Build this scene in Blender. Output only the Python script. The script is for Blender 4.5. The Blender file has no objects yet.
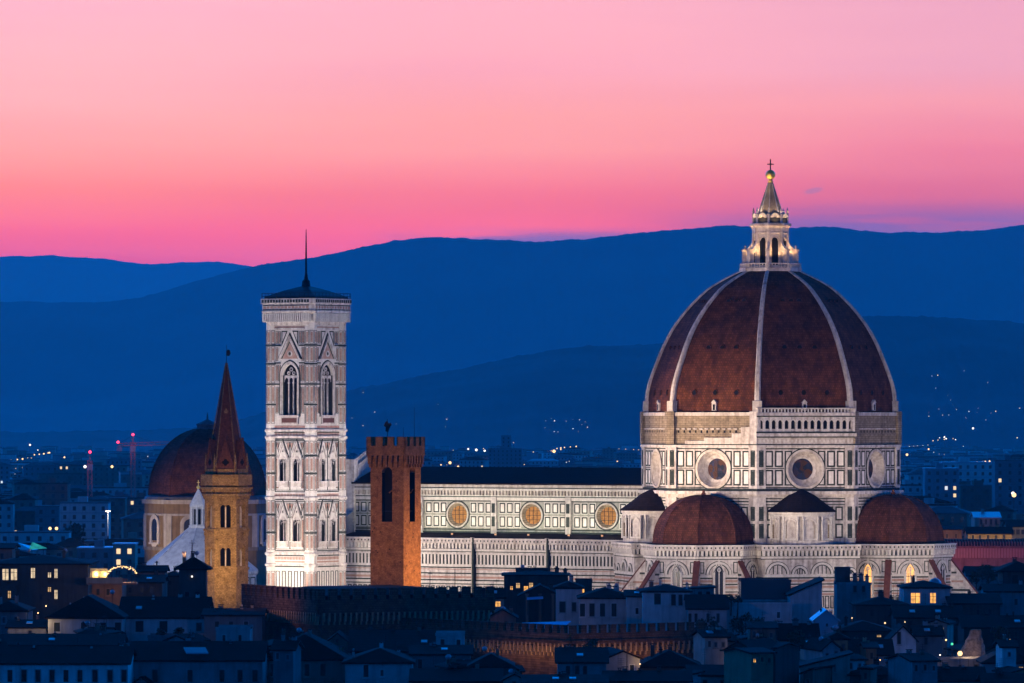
import bpy, math, random
from mathutils import Vector, Matrix
R = math.radians
random.seed(7)
SC = bpy.context.scene
C = SC.collection

# ------------------------------------------------------------------ camera
F_PX, HOR, CAM_Z = 5590.0, 421.0, 55.0
cam = bpy.data.objects.new('camera', bpy.data.cameras.new('camera'))
C.objects.link(cam)
cam.location = (0, 0, CAM_Z); cam.rotation_euler = (R(90), 0, 0)
cam.data.sensor_width = 36.0; cam.data.lens = F_PX / 1024 * 36.0
cam.data.shift_y = (HOR - 341.5) / 1024
cam.data.clip_start = 1.0; cam.data.clip_end = 70000
SC.camera = cam
SC.render.resolution_x, SC.render.resolution_y = 1024, 683
SC.view_settings.view_transform = 'Standard'; SC.view_settings.look = 'None'
SC.view_settings.exposure = 0.0; SC.view_settings.gamma = 1.0
SC.render.engine = 'CYCLES'
SC.cycles.use_denoising = True
SC.cycles.max_bounces = 6; SC.cycles.diffuse_bounces = 3; SC.cycles.volume_bounces = 2
SC.cycles.sample_clamp_indirect = 4.0

# ------------------------------------------------------------------ dusk sky
W = bpy.data.worlds.new('World'); SC.world = W; W.use_nodes = True
nt = W.node_tree; nt.nodes.clear()
N = nt.nodes.new; L = nt.links.new
def wmath(op, a, b=None, clamp=False):
    n = N('ShaderNodeMath'); n.operation = op; n.use_clamp = clamp
    for i, x in enumerate((a, b)):
        if x is None: continue
        if isinstance(x, (int, float)): n.inputs[i].default_value = x
        else: L(x, n.inputs[i])
    return n.outputs[0]
def wrange(v, a, b, c=0.0, d=1.0):
    n = N('ShaderNodeMapRange'); n.interpolation_type = 'SMOOTHSTEP'
    L(v, n.inputs[0]); n.inputs[1].default_value = a; n.inputs[2].default_value = b
    n.inputs[3].default_value = c; n.inputs[4].default_value = d
    return n.outputs[0]
def wmix(f, a, b, typ='MIX'):
    n = N('ShaderNodeMix'); n.data_type = 'RGBA'; n.blend_type = typ
    for i, x in ((0, f), (6, a), (7, b)):
        if isinstance(x, (int, float)): n.inputs[i].default_value = x
        elif isinstance(x, tuple): n.inputs[i].default_value = (*x, 1)
        else: L(x, n.inputs[i])
    return n.outputs[2]
def lin(r, g, b):
    f = lambda c: (c / 255 / 12.92) if c / 255 <= .04045 else ((c / 255 + .055) / 1.055) ** 2.4
    return (f(r), f(g), f(b))
tc = N('ShaderNodeTexCoord'); sep = N('ShaderNodeSeparateXYZ'); L(tc.outputs['Generated'], sep.inputs[0])
dx, dy, dz = sep.outputs
AIR_K, AIR_END = 2.2e-5, 32000.0
AIR_I = (.003, .16, .74)       # what the lit air itself adds along a long path
def ramp(stops, v, lo=0.0, hi=0.25):
    """sky colours as they look through the evening air -> the brighter sky beyond it"""
    m = N('ShaderNodeMapRange'); L(v, m.inputs[0]); m.inputs[1].default_value = lo; m.inputs[2].default_value = hi
    r = N('ShaderNodeValToRGB'); L(m.outputs[0], r.inputs[0])
    e = r.color_ramp.elements
    while len(e) < len(stops): e.new(0.5)
    for k, (z, c) in enumerate(stops):
        T = math.exp(-AIR_K * min(AIR_END, 985 / max(z, .001)))
        q = [max(.0, (x - i * (1 - T)) / T) for x, i in zip(lin(*c), AIR_I)]
        e[k].position = (z - lo) / (hi - lo); e[k].color = (*q, 1)
    return r.outputs[0]
TOP = [(.10, (190, 120, 175)), (.15, (70, 95, 170))]
skyL = ramp([(.0, (190, 92, 150)), (.0284, (212, 92, 148)), (.0306, (232, 105, 148)), (.0342, (246, 112, 145)), (.0413, (253, 136, 150)), (.0485, (255, 165, 170)), (.0574, (255, 180, 190)), (.0753, (255, 188, 208))] + TOP, dz)
skyM = ramp([(.0, (200, 92, 145)), (.0325, (240, 104, 143)), (.0342, (246, 110, 146)), (.0377, (240, 114, 151)), (.0413, (246, 126, 155)), (.0449, (251, 143, 162)), (.0485, (255, 162, 170)), (.0547, (255, 168, 175)), (.0628, (252, 172, 192)), (.0753, (252, 180, 201))] + TOP, dz)
skyR = ramp([(.0, (150, 90, 150)), (.034, (192, 98, 155)), (.0377, (203, 106, 159)), (.0413, (216, 112, 157)), (.0485, (236, 132, 165)), (.0574, (245, 160, 180)), (.0628, (238, 168, 195)), (.0753, (238, 171, 199))] + TOP, dz)
dusk = wmix(wrange(dx, -.085, 0.0), skyL, skyM)
dusk = wmix(wrange(dx, 0.0, .085), dusk, skyR)
# thin stratus streaks near the ridge and a wisp
cmap = N('ShaderNodeMapping'); L(tc.outputs['Generated'], cmap.inputs[0]); cmap.inputs['Scale'].default_value = (14, 0, 190)
cn = N('ShaderNodeTexNoise'); L(cmap.outputs[0], cn.inputs[0]); cn.inputs['Scale'].default_value = 1.6; cn.inputs['Detail'].default_value = 5
bank = wmath('MULTIPLY', wrange(cn.outputs[0], .30, .52), wrange(dz, .0405, .0345))
bank = wmath('MULTIPLY', bank, wrange(dx, .015, .06))
bank2 = wmath('MULTIPLY', wrange(cn.outputs[0], .36, .55), wrange(dz, .0352, .0325))
bank2 = wmath('MULTIPLY', bank2, wrange(dx, -.03, -.005))
bank = wmath('MAXIMUM', bank, bank2)
dusk = wmix(wmath('MULTIPLY', bank, .95), dusk, (.36, .13, .26))
wx = wmath('MULTIPLY', wmath('SUBTRACT', dx, .0538), 500.0); wz = wmath('MULTIPLY', wmath('SUBTRACT', dz, .0411), 1500.0)
wz = wmath('SUBTRACT', wz, wmath('MULTIPLY', wx, .55))
wd = wmath('ADD', wmath('MULTIPLY', wx, wx), wmath('MULTIPLY', wz, wz))
wsp = wmath('MULTIPLY', wrange(wd, 1.3, .1), wrange(cn.outputs[0], .3, .5))
dusk = wmix(wmath('MULTIPLY', wsp, .6), dusk, (.55, .22, .25))
fmap = N('ShaderNodeMapping'); L(tc.outputs['Generated'], fmap.inputs[0]); fmap.inputs['Scale'].default_value = (6, 0, 85)
fmap.inputs['Rotation'].default_value = (0, R(3), 0)
fn = N('ShaderNodeTexNoise'); L(fmap.outputs[0], fn.inputs[0]); fn.inputs['Scale'].default_value = 1.5; fn.inputs['Detail'].default_value = 6
dusk = wmix(.06, dusk, wmix(wrange(fn.outputs[0], .36, .64), (1.2, .18, .25), (2.2, .70, .45)))
zen = (0.0004, 0.035, 0.16)
low = (0.0006, 0.19, 0.92)
blue = wmix(wrange(dz, .12, .55), low, zen)
glow = (0.0003, 1.24, 5.4)  # unseen bright blue lobe above the frame, added to light the haze
lobe = wmath('MULTIPLY', wrange(dz, .10, .20), wrange(dz, .62, .30))
lobe = wmath('MULTIPLY', lobe, wrange(dy, -.1, .8))
upper = wmix(lobe, blue, glow)
pink = wmath('MULTIPLY', wrange(dy, .975, .993), wrange(dz, .14, .085))
col = wmix(pink, upper, dusk)
col = wmix(wrange(dz, 0.0, -.01), col, (0.0, 0.004, 0.02))
bg = N('ShaderNodeBackground'); L(col, bg.inputs[0]); bg.inputs[1].default_value = 1.0
sky = N('ShaderNodeTexSky'); sky.sky_type = 'NISHITA'; sky.sun_disc = False
sky.sun_elevation = R(-4); sky.sun_rotation = R(-8)
bg2 = N('ShaderNodeBackground'); L(wmix(1.0, sky.outputs[0], (.2, .6, 1.0), 'MULTIPLY'), bg2.inputs[0]); bg2.inputs[1].default_value = 0.05
add = N('ShaderNodeAddShader'); L(bg.outputs[0], add.inputs[0]); L(bg2.outputs[0], add.inputs[1])
out = N('ShaderNodeOutputWorld'); L(add.outputs[0], out.inputs[0])
W.cycles.sampling_method = 'MANUAL'; W.cycles.sample_map_resolution = 1024

# ------------------------------------------------------------------ helpers
def lamp(loc, target, power, angle=60, color=(1, .8, .62), blend=.6, radius=.5):
    d = bpy.data.lights.new('floodlight_beam', 'SPOT'); d.energy = power; d.spot_size = R(angle); d.spot_blend = blend
    d.color = color; d.shadow_soft_size = radius
    o = bpy.data.objects.new('floodlight_beam', d); C.objects.link(o); o.location = loc
    o.rotation_euler = (Vector(target) - Vector(loc)).to_track_quat('-Z', 'Y').to_euler()
    return o
def point(loc, power, color=(1, .55, .2), radius=.3):
    d = bpy.data.lights.new('lamp_light', 'POINT'); d.energy = power; d.color = color; d.shadow_soft_size = radius
    o = bpy.data.objects.new('lamp_light', d); C.objects.link(o); o.location = loc
    return o
def at(px, py, Y):
    return Vector(((px - 512) * Y / F_PX, Y, CAM_Z + (HOR - py) * Y / F_PX))
def tag(o, label=None, cat=None, group=None, kind=None):
    if label: o['label'] = label
    if cat: o['category'] = cat
    if group: o['group'] = group
    if kind: o['kind'] = kind
    return o
def empty(name, loc=(0, 0, 0), rz=0.0):
    o = bpy.data.objects.new(name, None); C.objects.link(o); o.location = loc; o.rotation_euler = (0, 0, rz)
    o.empty_display_size = .5
    return o
class Fc:
    """a vertical wall plane: origin o, outward normal angle a; s runs to the right seen from outside"""
    def __init__(s, o, a):
        s.o = o; s.n = (math.cos(a), math.sin(a)); s.e = (-s.n[1], s.n[0])
    def P(s, u, z, d):
        return (s.o[0] + s.e[0] * u + s.n[0] * d, s.o[1] + s.e[1] * u + s.n[1] * d, z)
class MB:
    def __init__(s): s.v = []; s.f = []; s.mi = []; s.mats = []
    def _m(s, m):
        if m not in s.mats: s.mats.append(m)
        return s.mats.index(m)
    def poly(s, pts, m):
        b = len(s.v); s.v.extend(tuple(p) for p in pts); s.f.append(tuple(range(b, b + len(pts)))); s.mi.append(s._m(m))
    def hexa(s, p, m):
        b = len(s.v); s.v.extend(tuple(q) for q in p); i = s._m(m)
        for q in ((3, 2, 1, 0), (4, 5, 6, 7), (0, 1, 5, 4), (1, 2, 6, 5), (2, 3, 7, 6), (3, 0, 4, 7)):
            s.f.append(tuple(b + k for k in q)); s.mi.append(i)
    def box(s, x0, x1, y0, y1, z0, z1, m):
        s.hexa([(x0, y0, z0), (x1, y0, z0), (x1, y1, z0), (x0, y1, z0), (x0, y0, z1), (x1, y0, z1), (x1, y1, z1), (x0, y1, z1)], m)
    def loft(s, rings, m, cap0=True, cap1=True):
        b = len(s.v); n = len(rings[0]); i = s._m(m)
        for r in rings: s.v.extend(tuple(p) for p in r)
        for k in range(len(rings) - 1):
            for j in range(n):
                a, c = b + k * n + j, b + k * n + (j + 1) % n
                s.f.append((a, c, c + n, a + n)); s.mi.append(i)
        if cap0: s.f.append(tuple(b + j for j in reversed(range(n)))); s.mi.append(i)
        if cap1: s.f.append(tuple(b + (len(rings) - 1) * n + j for j in range(n))); s.mi.append(i)
    def lathe(s, prof, n, m, c=(0, 0), a0=0.0):
        s.loft([[(c[0] + r * math.cos(a0 + math.tau * k / n), c[1] + r * math.sin(a0 + math.tau * k / n), z) for k in range(n)] for r, z in prof], m)
    def tube(s, p, q, r0, r1, m, n=6):
        p, q = Vector(p), Vector(q); d = (q - p).normalized()
        u = d.orthogonal().normalized(); w = d.cross(u)
        s.loft([[c + (u * math.cos(math.tau * k / n) + w * math.sin(math.tau * k / n)) * r for k in range(n)] for c, r in ((p, r0), (q, r1))], m)
    def ball(s, c, r, m, n=8, k=5, sz=1.0):
        s.lathe([(max(.02 * r, r * math.sin(math.pi * j / k)), c[2] - r * sz * math.cos(math.pi * j / k)) for j in range(k + 1)], n, m, c)
    # on a wall plane
    def fbox(s, F, u0, u1, z0, z1, d0, d1, m):
        P = F.P
        s.hexa([P(u0, z0, d1), P(u1, z0, d1), P(u1, z0, d0), P(u0, z0, d0), P(u0, z1, d1), P(u1, z1, d1), P(u1, z1, d0), P(u0, z1, d0)], m)
    def fquad(s, F, u0, u1, z0, z1, d, m):
        s.poly([F.P(u0, z0, d), F.P(u1, z0, d), F.P(u1, z1, d), F.P(u0, z1, d)], m)
    def fplate(s, F, pts, d0, d1, m):
        s.loft([[F.P(u, z, d0) for u, z in pts], [F.P(u, z, d1) for u, z in pts]], m)
    def fframe(s, F, u0, u1, z0, z1, t, d, m, d0=-.05):
        s.fbox(F, u0, u1, z1 - t, z1, d0, d, m); s.fbox(F, u0, u1, z0, z0 + t, d0, d, m)
        s.fbox(F, u0, u0 + t, z0 + t, z1 - t, d0, d, m); s.fbox(F, u1 - t, u1, z0 + t, z1 - t, d0, d, m)
    def fring(s, F, uc, zc, r0, r1, d0, d1, m, a0=0.0, a1=math.tau, n=24, rd=None):
        rd = d1 if rd is None else rd   # depth of the inner rim (rd < d1: a splayed ring)
        q = [a0 + (a1 - a0) * k / n for k in range(n + 1)]
        for k in range(n):
            A, B = q[k], q[k + 1]
            pa = lambda r, a, d: F.P(uc + r * math.cos(a), zc + r * math.sin(a), d)
            s.poly([pa(r0, A, rd), pa(r1, A, d1), pa(r1, B, d1), pa(r0, B, rd)], m)
            s.poly([pa(r1, A, d0), pa(r1, B, d0), pa(r1, B, d1), pa(r1, A, d1)], m)
            if rd > d0: s.poly([pa(r0, A, d0), pa(r0, A, rd), pa(r0, B, rd), pa(r0, B, d0)], m)
    def fdisc(s, F, uc, zc, r, d, m, n=24):
        s.poly([F.P(uc + r * math.cos(math.tau * k / n), zc + r * math.sin(math.tau * k / n), d) for k in range(n)], m)
    def fwall(s, F, u0, u1, z0, z1, holes, m, d=0.0):
        us = sorted({u0, u1, *[h[0] for h in holes], *[h[1] for h in holes]}); zs = sorted({z0, z1, *[h[2] for h in holes], *[h[3] for h in holes]})
        for a, b in zip(us, us[1:]):
            run = None
            for c, e in zip(zs, zs[1:]):
                uc, zc = (a + b) / 2, (c + e) / 2
                if any(h[0] < uc < h[1] and h[2] < zc < h[3] for h in holes):
                    if run: s.fquad(F, a, b, run[0], run[1], d, m); run = None
                else: run = (run[0], e) if run else (c, e)
            if run: s.fquad(F, a, b, run[0], run[1], d, m)
    def frecess(s, F, u0, u1, z0, z1, dep, ms, mb, d=0.0):
        P = F.P
        for a, b in (((u0, z0), (u1, z0)), ((u1, z0), (u1, z1)), ((u1, z1), (u0, z1)), ((u0, z1), (u0, z0))):
            s.poly([P(*a, d), P(*b, d), P(*b, d - dep), P(*a, d - dep)], ms)
        s.fquad(F, u0, u1, z0, z1, d - dep, mb)
    def froundhole(s, F, uc, zc, r, h, m, d=0.0, n=32):
        """square of half-size h around a round hole"""
        for k in range(n):
            A, B = math.tau * k / n, math.tau * (k + 1) / n
            def sq(a):
                c, t = math.cos(a), math.sin(a); q = h / max(abs(c), abs(t)); return (uc + c * q, zc + t * q)
            s.poly([F.P(uc + r * math.cos(A), zc + r * math.sin(A), d), F.P(*sq(A), d), F.P(*sq(B), d), F.P(uc + r * math.cos(B), zc + r * math.sin(B), d)], m)
    def farchhead(s, F, u0, u1, zs, zt, d0, d1, m, pointed=False, n=8):
        """fills the two corners above an arch springing at zs inside the rectangle u0..u1 up to zt"""
        uc, r = (u0 + u1) / 2, (u1 - u0) / 2
        if pointed:
            H = zt - zs; cr = (r * r + H * H) / (2 * r)
            lf = [(u0 + cr - cr * math.cos(t), zs + cr * math.sin(t)) for t in [math.asin(min(1, H / cr)) * k / n for k in range(n + 1)]]
        else:
            H = zt - zs
            lf = [(uc - r * math.cos(math.pi / 2 * k / n), zs + H * math.sin(math.pi / 2 * k / n)) for k in range(n + 1)]
        for k in range(n):
            (a, za), (b, zb) = lf[k], lf[k + 1]
            for q in (lambda u: u, lambda u: 2 * uc - u):
                s.poly([F.P(q(a), za, d1), F.P(q(b), zb, d1), F.P(q(b), zt, d1), F.P(q(a), zt, d1)], m)
                s.poly([F.P(q(a), za, d1), F.P(q(b), zb, d1), F.P(q(b), zb, d0), F.P(q(a), za, d0)], m)
    def mesh(s, name, smooth=False):
        me = bpy.data.meshes.new(name); me.from_pydata(s.v, [], s.f)
        for m in s.mats: me.materials.append(m)
        me.polygons.foreach_set('material_index', s.mi)
        if smooth: me.polygons.foreach_set('use_smooth', [True] * len(s.f))
        me.update(); return me
    def build(s, name, parent=None, smooth=False, loc=None, rz=0.0):
        o = bpy.data.objects.new(name, s.mesh(name, smooth)); C.objects.link(o)
        if parent: o.parent = parent
        if loc is not None: o.location = loc
        o.rotation_euler = (0, 0, rz)
        return o
def add_mesh(name, me, parent=None, loc=(0, 0, 0), rz=0.0):
    o = bpy.data.objects.new(name, me); C.objects.link(o); o.parent = parent; o.location = loc; o.rotation_euler = (0, 0, rz)
    return o

# ------------------------------------------------------------------ materials
def newmat(name):
    m = bpy.data.materials.new(name); m.use_nodes = True
    t = m.node_tree; b = t.nodes['Principled BSDF']; b.inputs['Roughness'].default_value = .85; b.inputs['Specular IOR Level'].default_value = .06
    return m, t, b
def mx(t, f, a, b, typ='MIX'):
    n = t.nodes.new('ShaderNodeMix'); n.data_type = 'RGBA'; n.blend_type = typ
    for i, x in ((0, f), (6, a), (7, b)):
        if isinstance(x, (int, float)): n.inputs[i].default_value = x
        elif isinstance(x, tuple): n.inputs[i].default_value = (*x, 1)
        else: t.links.new(x, n.inputs[i])
    return n.outputs[2]
def nz(t, vec, scale, detail=5, lo=.3, hi=.7):
    n = t.nodes.new('ShaderNodeTexNoise'); n.inputs['Scale'].default_value = scale; n.inputs['Detail'].default_value = detail
    t.links.new(vec, n.inputs['Vector'])
    r = t.nodes.new('ShaderNodeMapRange'); t.links.new(n.outputs[0], r.inputs[0]); r.inputs[1].default_value = lo; r.inputs[2].default_value = hi
    return r.outputs[0]
def stone(name, c1, c2, scale=.8, dirt=(.5, .46, .42), dirt_amt=.55, streak=True, rough=.85, bricks=None, mortar=None, rand=False):
    """mottled stone with grime patches, rain streaks, optional coursing"""
    m, t, b = newmat(name); b.inputs['Roughness'].default_value = rough
    tc = t.nodes.new('ShaderNodeTexCoord'); v = tc.outputs['Object']
    c = mx(t, nz(t, v, scale, 8), c1, c2)
    if bricks:
        sp = t.nodes.new('ShaderNodeSeparateXYZ'); t.links.new(v, sp.inputs[0])
        ad = t.nodes.new('ShaderNodeMath'); ad.operation = 'MULTIPLY_ADD'
        t.links.new(sp.outputs[1], ad.inputs[0]); ad.inputs[1].default_value = .83; t.links.new(sp.outputs[0], ad.inputs[2])
        cb = t.nodes.new('ShaderNodeCombineXYZ'); t.links.new(ad.outputs[0], cb.inputs[0]); t.links.new(sp.outputs[2], cb.inputs[1])
        br = t.nodes.new('ShaderNodeTexBrick'); t.links.new(cb.outputs[0], br.inputs['Vector']); br.inputs['Scale'].default_value = 1.0
        br.inputs['Brick Width'].default_value = bricks[0]; br.inputs['Row Height'].default_value = bricks[1]; br.inputs['Mortar Size'].default_value = bricks[2]
        br.inputs['Color1'].default_value = (1, 1, 1, 1); br.inputs['Color2'].default_value = (bricks[3],) * 3 + (1,)
        br.inputs['Mortar'].default_value = (*(mortar or (.45, .45, .45)), 1)
        c = mx(t, 1.0, c, br.outputs[0], 'MULTIPLY')
    mp = t.nodes.new('ShaderNodeMapping'); t.links.new(v, mp.inputs[0]); mp.inputs['Scale'].default_value = (1.1, 1.1, .12)
    d = nz(t, mp.outputs[0] if streak else v, .9, 6, .45, .75)
    mm = t.nodes.new('ShaderNodeMath'); mm.operation = 'MULTIPLY'; t.links.new(d, mm.inputs[0]); mm.inputs[1].default_value = dirt_amt; mm.use_clamp = True
    c = mx(t, mm.outputs[0], c, mx(t, 1.0, c, dirt, 'MULTIPLY'))
    if rand:
        oi = t.nodes.new('ShaderNodeObjectInfo'); r = t.nodes.new('ShaderNodeMapRange'); t.links.new(oi.outputs['Random'], r.inputs[0]); r.inputs[3].default_value = .65; r.inputs[4].default_value = 1.25
        c = mx(t, 1.0, c, r.outputs[0], 'MULTIPLY')
    t.links.new(c, b.inputs['Base Color'])
    n = t.nodes.new('ShaderNodeTexNoise'); n.inputs['Scale'].default_value = 2.5; t.links.new(v, n.inputs['Vector'])
    bp = t.nodes.new('ShaderNodeBump'); bp.inputs['Strength'].default_value = .25; bp.inputs['Distance'].default_value = .15
    t.links.new(n.outputs[0], bp.inputs['Height']); t.links.new(bp.outputs[0], b.inputs['Normal'])
    return m
def plain(name, c, rough=.7, metal=0.0):
    m, t, b = newmat(name); b.inputs['Base Color'].default_value = (*c, 1); b.inputs['Roughness'].default_value = rough; b.inputs['Metallic'].default_value = metal; b.inputs['Specular IOR Level'].default_value = .5 if rough < .6 else .08
    return m
def glow_mat(name, c, s, uneven=True):
    m, t, b = newmat(name); b.inputs['Base Color'].default_value = (.3, .25, .2, 1); b.inputs['Emission Color'].default_value = (*c, 1); b.inputs['Emission Strength'].default_value = s
    if uneven:
        tc = t.nodes.new('ShaderNodeTexCoord'); f = nz(t, tc.outputs['Object'], 1.3, 4, .25, .7)
        mm = t.nodes.new('ShaderNodeMath'); mm.operation = 'MULTIPLY_ADD'; t.links.new(f, mm.inputs[0]); mm.inputs[1].default_value = s; mm.inputs[2].default_value = s * .35
        t.links.new(mm.outputs[0], b.inputs['Emission Strength'])
    return m
MARB = stone('white_marble', (.66, .60, .55), (.40, .35, .33), 1.3, (.42, .38, .36), .95)
MARB2 = stone('pale_marble', (.66, .61, .56), (.50, .46, .42), 2.6, (.55, .51, .47), .6)
CORN = stone('cornice_marble', (.60, .53, .47), (.40, .35, .31), 1.6, (.4, .36, .32), .8)
GREEN = stone('green_marble', (.022, .030, .027), (.04, .05, .045), 1.2, (.6, .6, .6), .4)
PALE = stone('pale_slab', (.74, .69, .64), (.56, .51, .47), .9, (.7, .66, .62), .6)
CLER = stone('greenish_marble', (.38, .37, .32), (.22, .22, .19), 1.4, (.5, .48, .42), .8)
PINK = stone('pink_marble', (.32, .17, .13), (.42, .28, .23), 1.2, (.6, .55, .5), .5)
ROUGHST = stone('rough_masonry', (.36, .28, .19), (.22, .17, .12), .9, (.45, .42, .4), .8, True, .9, (1.4, .5, .05, .75))
DTILE = stone('dome_tiles', (.17, .055, .024), (.06, .022, .014), .42, (.5, .45, .45), .95, True, .9, (.62, .55, .07, .55), (.5, .5, .5))
HTILE = stone('half_dome_tiles', (.17, .058, .034), (.07, .026, .018), .6, (.42, .38, .38), .95, True, .9, (.5, .5, .07, .55), (.45, .45, .45))
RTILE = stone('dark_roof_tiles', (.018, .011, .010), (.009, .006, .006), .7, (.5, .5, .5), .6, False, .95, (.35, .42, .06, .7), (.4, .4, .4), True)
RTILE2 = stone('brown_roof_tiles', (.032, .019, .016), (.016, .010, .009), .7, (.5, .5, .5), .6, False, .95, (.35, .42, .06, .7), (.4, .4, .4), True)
BTILE = stone('red_buttress_tiles', (.14, .05, .036), (.08, .03, .025), .8, (.6, .5, .5), .6)
BRICK = stone('tower_brick', (.44, .22, .09), (.20, .095, .04), 4.5, (.4, .35, .35), .9, False, .9, (.5, .24, .04, .7), (.6, .55, .5))
BADIA = stone('tawny_stone', (.44, .28, .12), (.20, .125, .055), 4.0, (.45, .4, .36), .9, False, .9, (.5, .26, .03, .72), (.68, .64, .6))
PALST = stone('palace_stone', (.17, .095, .06), (.09, .05, .035), .9, (.5, .5, .5), .7, False, .95, (.7, .4, .06, .65), (.5, .5, .5))
SPIRE = stone('spire_brick', (.16, .06, .036), (.07, .03, .02), 3.0, (.6, .5, .5), .6)
WHITEROOF = stone('pale_stone_roof', (.50, .50, .52), (.36, .36, .39), .8, (.55, .55, .6), .8)
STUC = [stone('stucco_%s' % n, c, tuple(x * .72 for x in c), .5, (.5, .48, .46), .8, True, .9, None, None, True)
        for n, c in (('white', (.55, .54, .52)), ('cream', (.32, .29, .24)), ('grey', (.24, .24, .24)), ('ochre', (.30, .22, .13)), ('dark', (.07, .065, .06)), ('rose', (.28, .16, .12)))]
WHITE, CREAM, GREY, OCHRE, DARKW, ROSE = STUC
GLASS = plain('dark_glass', (.012, .014, .018), .25)
VOID = plain('dark_interior', (.006, .006, .007), .9)
SHUT = plain('dark_shutter', (.02, .025, .022), .7)
LEAD = stone('lead_sheet', (.12, .12, .13), (.07, .07, .075), 1.0, (.6, .6, .6), .5, True, .6)
IRON = plain('dark_iron', (.02, .02, .022), .6)
GOLD = plain('gilded_copper', (.90, .55, .10), .45, .35)
METAL = plain('zinc_sheet', (.28, .32, .36), .45, .4)
CRANEM = plain('crane_paint', (.62, .22, .18), .6)
WARM = glow_mat('lit_window', (1.0, .58, .20), .75)
WARM2 = glow_mat('amber_window', (1.0, .46, .08), 1.25)
PALEWIN = glow_mat('pale_lit_window', (1.0, .74, .42), .85)
TANWIN = glow_mat('lit_church_glass', (1.0, .42, .10), .40)
TANWIN.node_tree.nodes['Principled BSDF'].inputs['Base Color'].default_value = (.10, .05, .02, 1)
LAMPW = glow_mat('white_lamp', (1.0, .92, .78), 2.2, False)
LAMPO = glow_mat('amber_lamp', (1.0, .62, .25), 2.2, False)
LAMPR = glow_mat('red_lamp', (1.0, .03, .08), 5.0, False)
LAMPG = glow_mat('green_lamp', (.05, 1.0, .5), 1.0, False)
TEAL = glow_mat('teal_lit_canopy', (.05, .75, .65), .35)
TARP = plain('blue_tarpaulin', (.25, .60, .95), .5)
# stained glass of the drum
def stained():
    m, t, b = newmat('stained_glass'); tc = t.nodes.new('ShaderNodeTexCoord')
    v = t.nodes.new('ShaderNodeTexVoronoi'); v.inputs['Scale'].default_value = .9; t.links.new(tc.outputs['Object'], v.inputs['Vector'])
    r = t.nodes.new('ShaderNodeValToRGB'); t.links.new(v.outputs['Color'], r.inputs[0]); e = r.color_ramp.elements
    e[0].position = .3; e[0].color = (.01, .015, .03, 1); e[1].position = .75; e[1].color = (.06, .026, .016, 1)
    k = e.new(.5); k.color = (.02, .03, .07, 1); t.links.new(r.outputs[0], b.inputs['Base Color']); b.inputs['Roughness'].default_value = .6
    return m
STAINED = stained()

# ------------------------------------------------------------------ ground, hills, air
from mathutils import noise as mnoise
def fbm(x, y, z=0.0, o=5):
    return mnoise.fractal(Vector((x, y, z)), 1.0, 2.0, o)
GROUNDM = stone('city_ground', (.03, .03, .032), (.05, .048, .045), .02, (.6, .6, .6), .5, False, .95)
HILLM = stone('wooded_slope', (.012, .05, .075), (.03, .085, .12), .0030, (.6, .6, .6), .6, False, .95)  # blue cast in the slope colour stands in for haze
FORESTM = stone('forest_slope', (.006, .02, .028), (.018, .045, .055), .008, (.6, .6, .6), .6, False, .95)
g = MB(); g.poly([(-4900, -90, 0), (4900, -90, 0), (4900, 31900, 0), (-4900, 31900, 0)], GROUNDM)
tag(g.build('ground'), kind='structure')
def interp(pts, x):
    if x <= pts[0][0]: return pts[0][1]
    for k in range(len(pts) - 1):
        if x <= pts[k + 1][0]:
            p1, p2 = pts[k], pts[k + 1]; p0 = pts[max(0, k - 1)]; p3 = pts[min(len(pts) - 1, k + 2)]
            t = (x - p1[0]) / (p2[0] - p1[0]); w = p2[0] - p1[0]
            m1 = (p2[1] - p0[1]) / max(1, p2[0] - p0[0]) * w; m2 = (p3[1] - p1[1]) / max(1, p3[0] - p1[0]) * w
            return (2 * t ** 3 - 3 * t * t + 1) * p1[1] + (t ** 3 - 2 * t * t + t) * m1 + (3 * t * t - 2 * t ** 3) * p2[1] + (t ** 3 - t * t) * m2
    return pts[-1][1]
def hill(name, Yr, prof, y0, y1, seed, rough, mat=None, nx=900, ny=34, x0=-300, x1=1330):
    m = MB(); rings = []
    for j in range(ny + 1):
        # dense near the crest
        t = j / ny; Y = y0 + (Yr - y0) * (1 - (1 - t / .8) ** 1.6) if t <= .8 else Yr + (y1 - Yr) * ((t - .8) / .2)
        row = []
        for i in range(nx + 1):
            px = x0 + (x1 - x0) * i / nx
            X = (px - 512) * Yr / F_PX
            zr = CAM_Z + (HOR - interp(prof, px)) * Yr / F_PX
            s = (Y - y0) / (Yr - y0) if Y <= Yr else 1 - .35 * (Y - Yr) / (y1 - Yr)
            s = max(0.0, s); sh = s ** 1.15
            z = zr * sh + fbm(X / 1700, Y / 1700, seed) * zr * .26 * (1 - abs(2 * s - 1)) * (1 if Y <= Yr else .3)
            z += rough * (fbm(X / 110, Y / 110, seed + 3, 4) + .9 * abs(fbm(X / 24, Y / 24, seed + 9, 2))) * min(1, s * 3) 
            row.append((X, Y, max(z, -.6 if s == 0 else .0)))
        rings.append(row)
    b = 0; k = nx + 1; i = m._m(mat or HILLM)
    for r in rings: m.v.extend(r)
    for j in range(ny):
        for a in range(nx):
            q = j * k + a; m.f.append((q, q + 1, q + k + 1, q + k)); m.mi.append(i)
    return tag(m.build(name, smooth=True), kind='structure')
hill('far_hill', 30000, [(-420, 280), (-100, 262), (0, 257), (60, 256), (100, 259), (150, 264), (185, 262), (215, 262), (240, 265), (300, 275), (450, 300), (1450, 330)], 28400, 31800, 4.0, 6)
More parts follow.
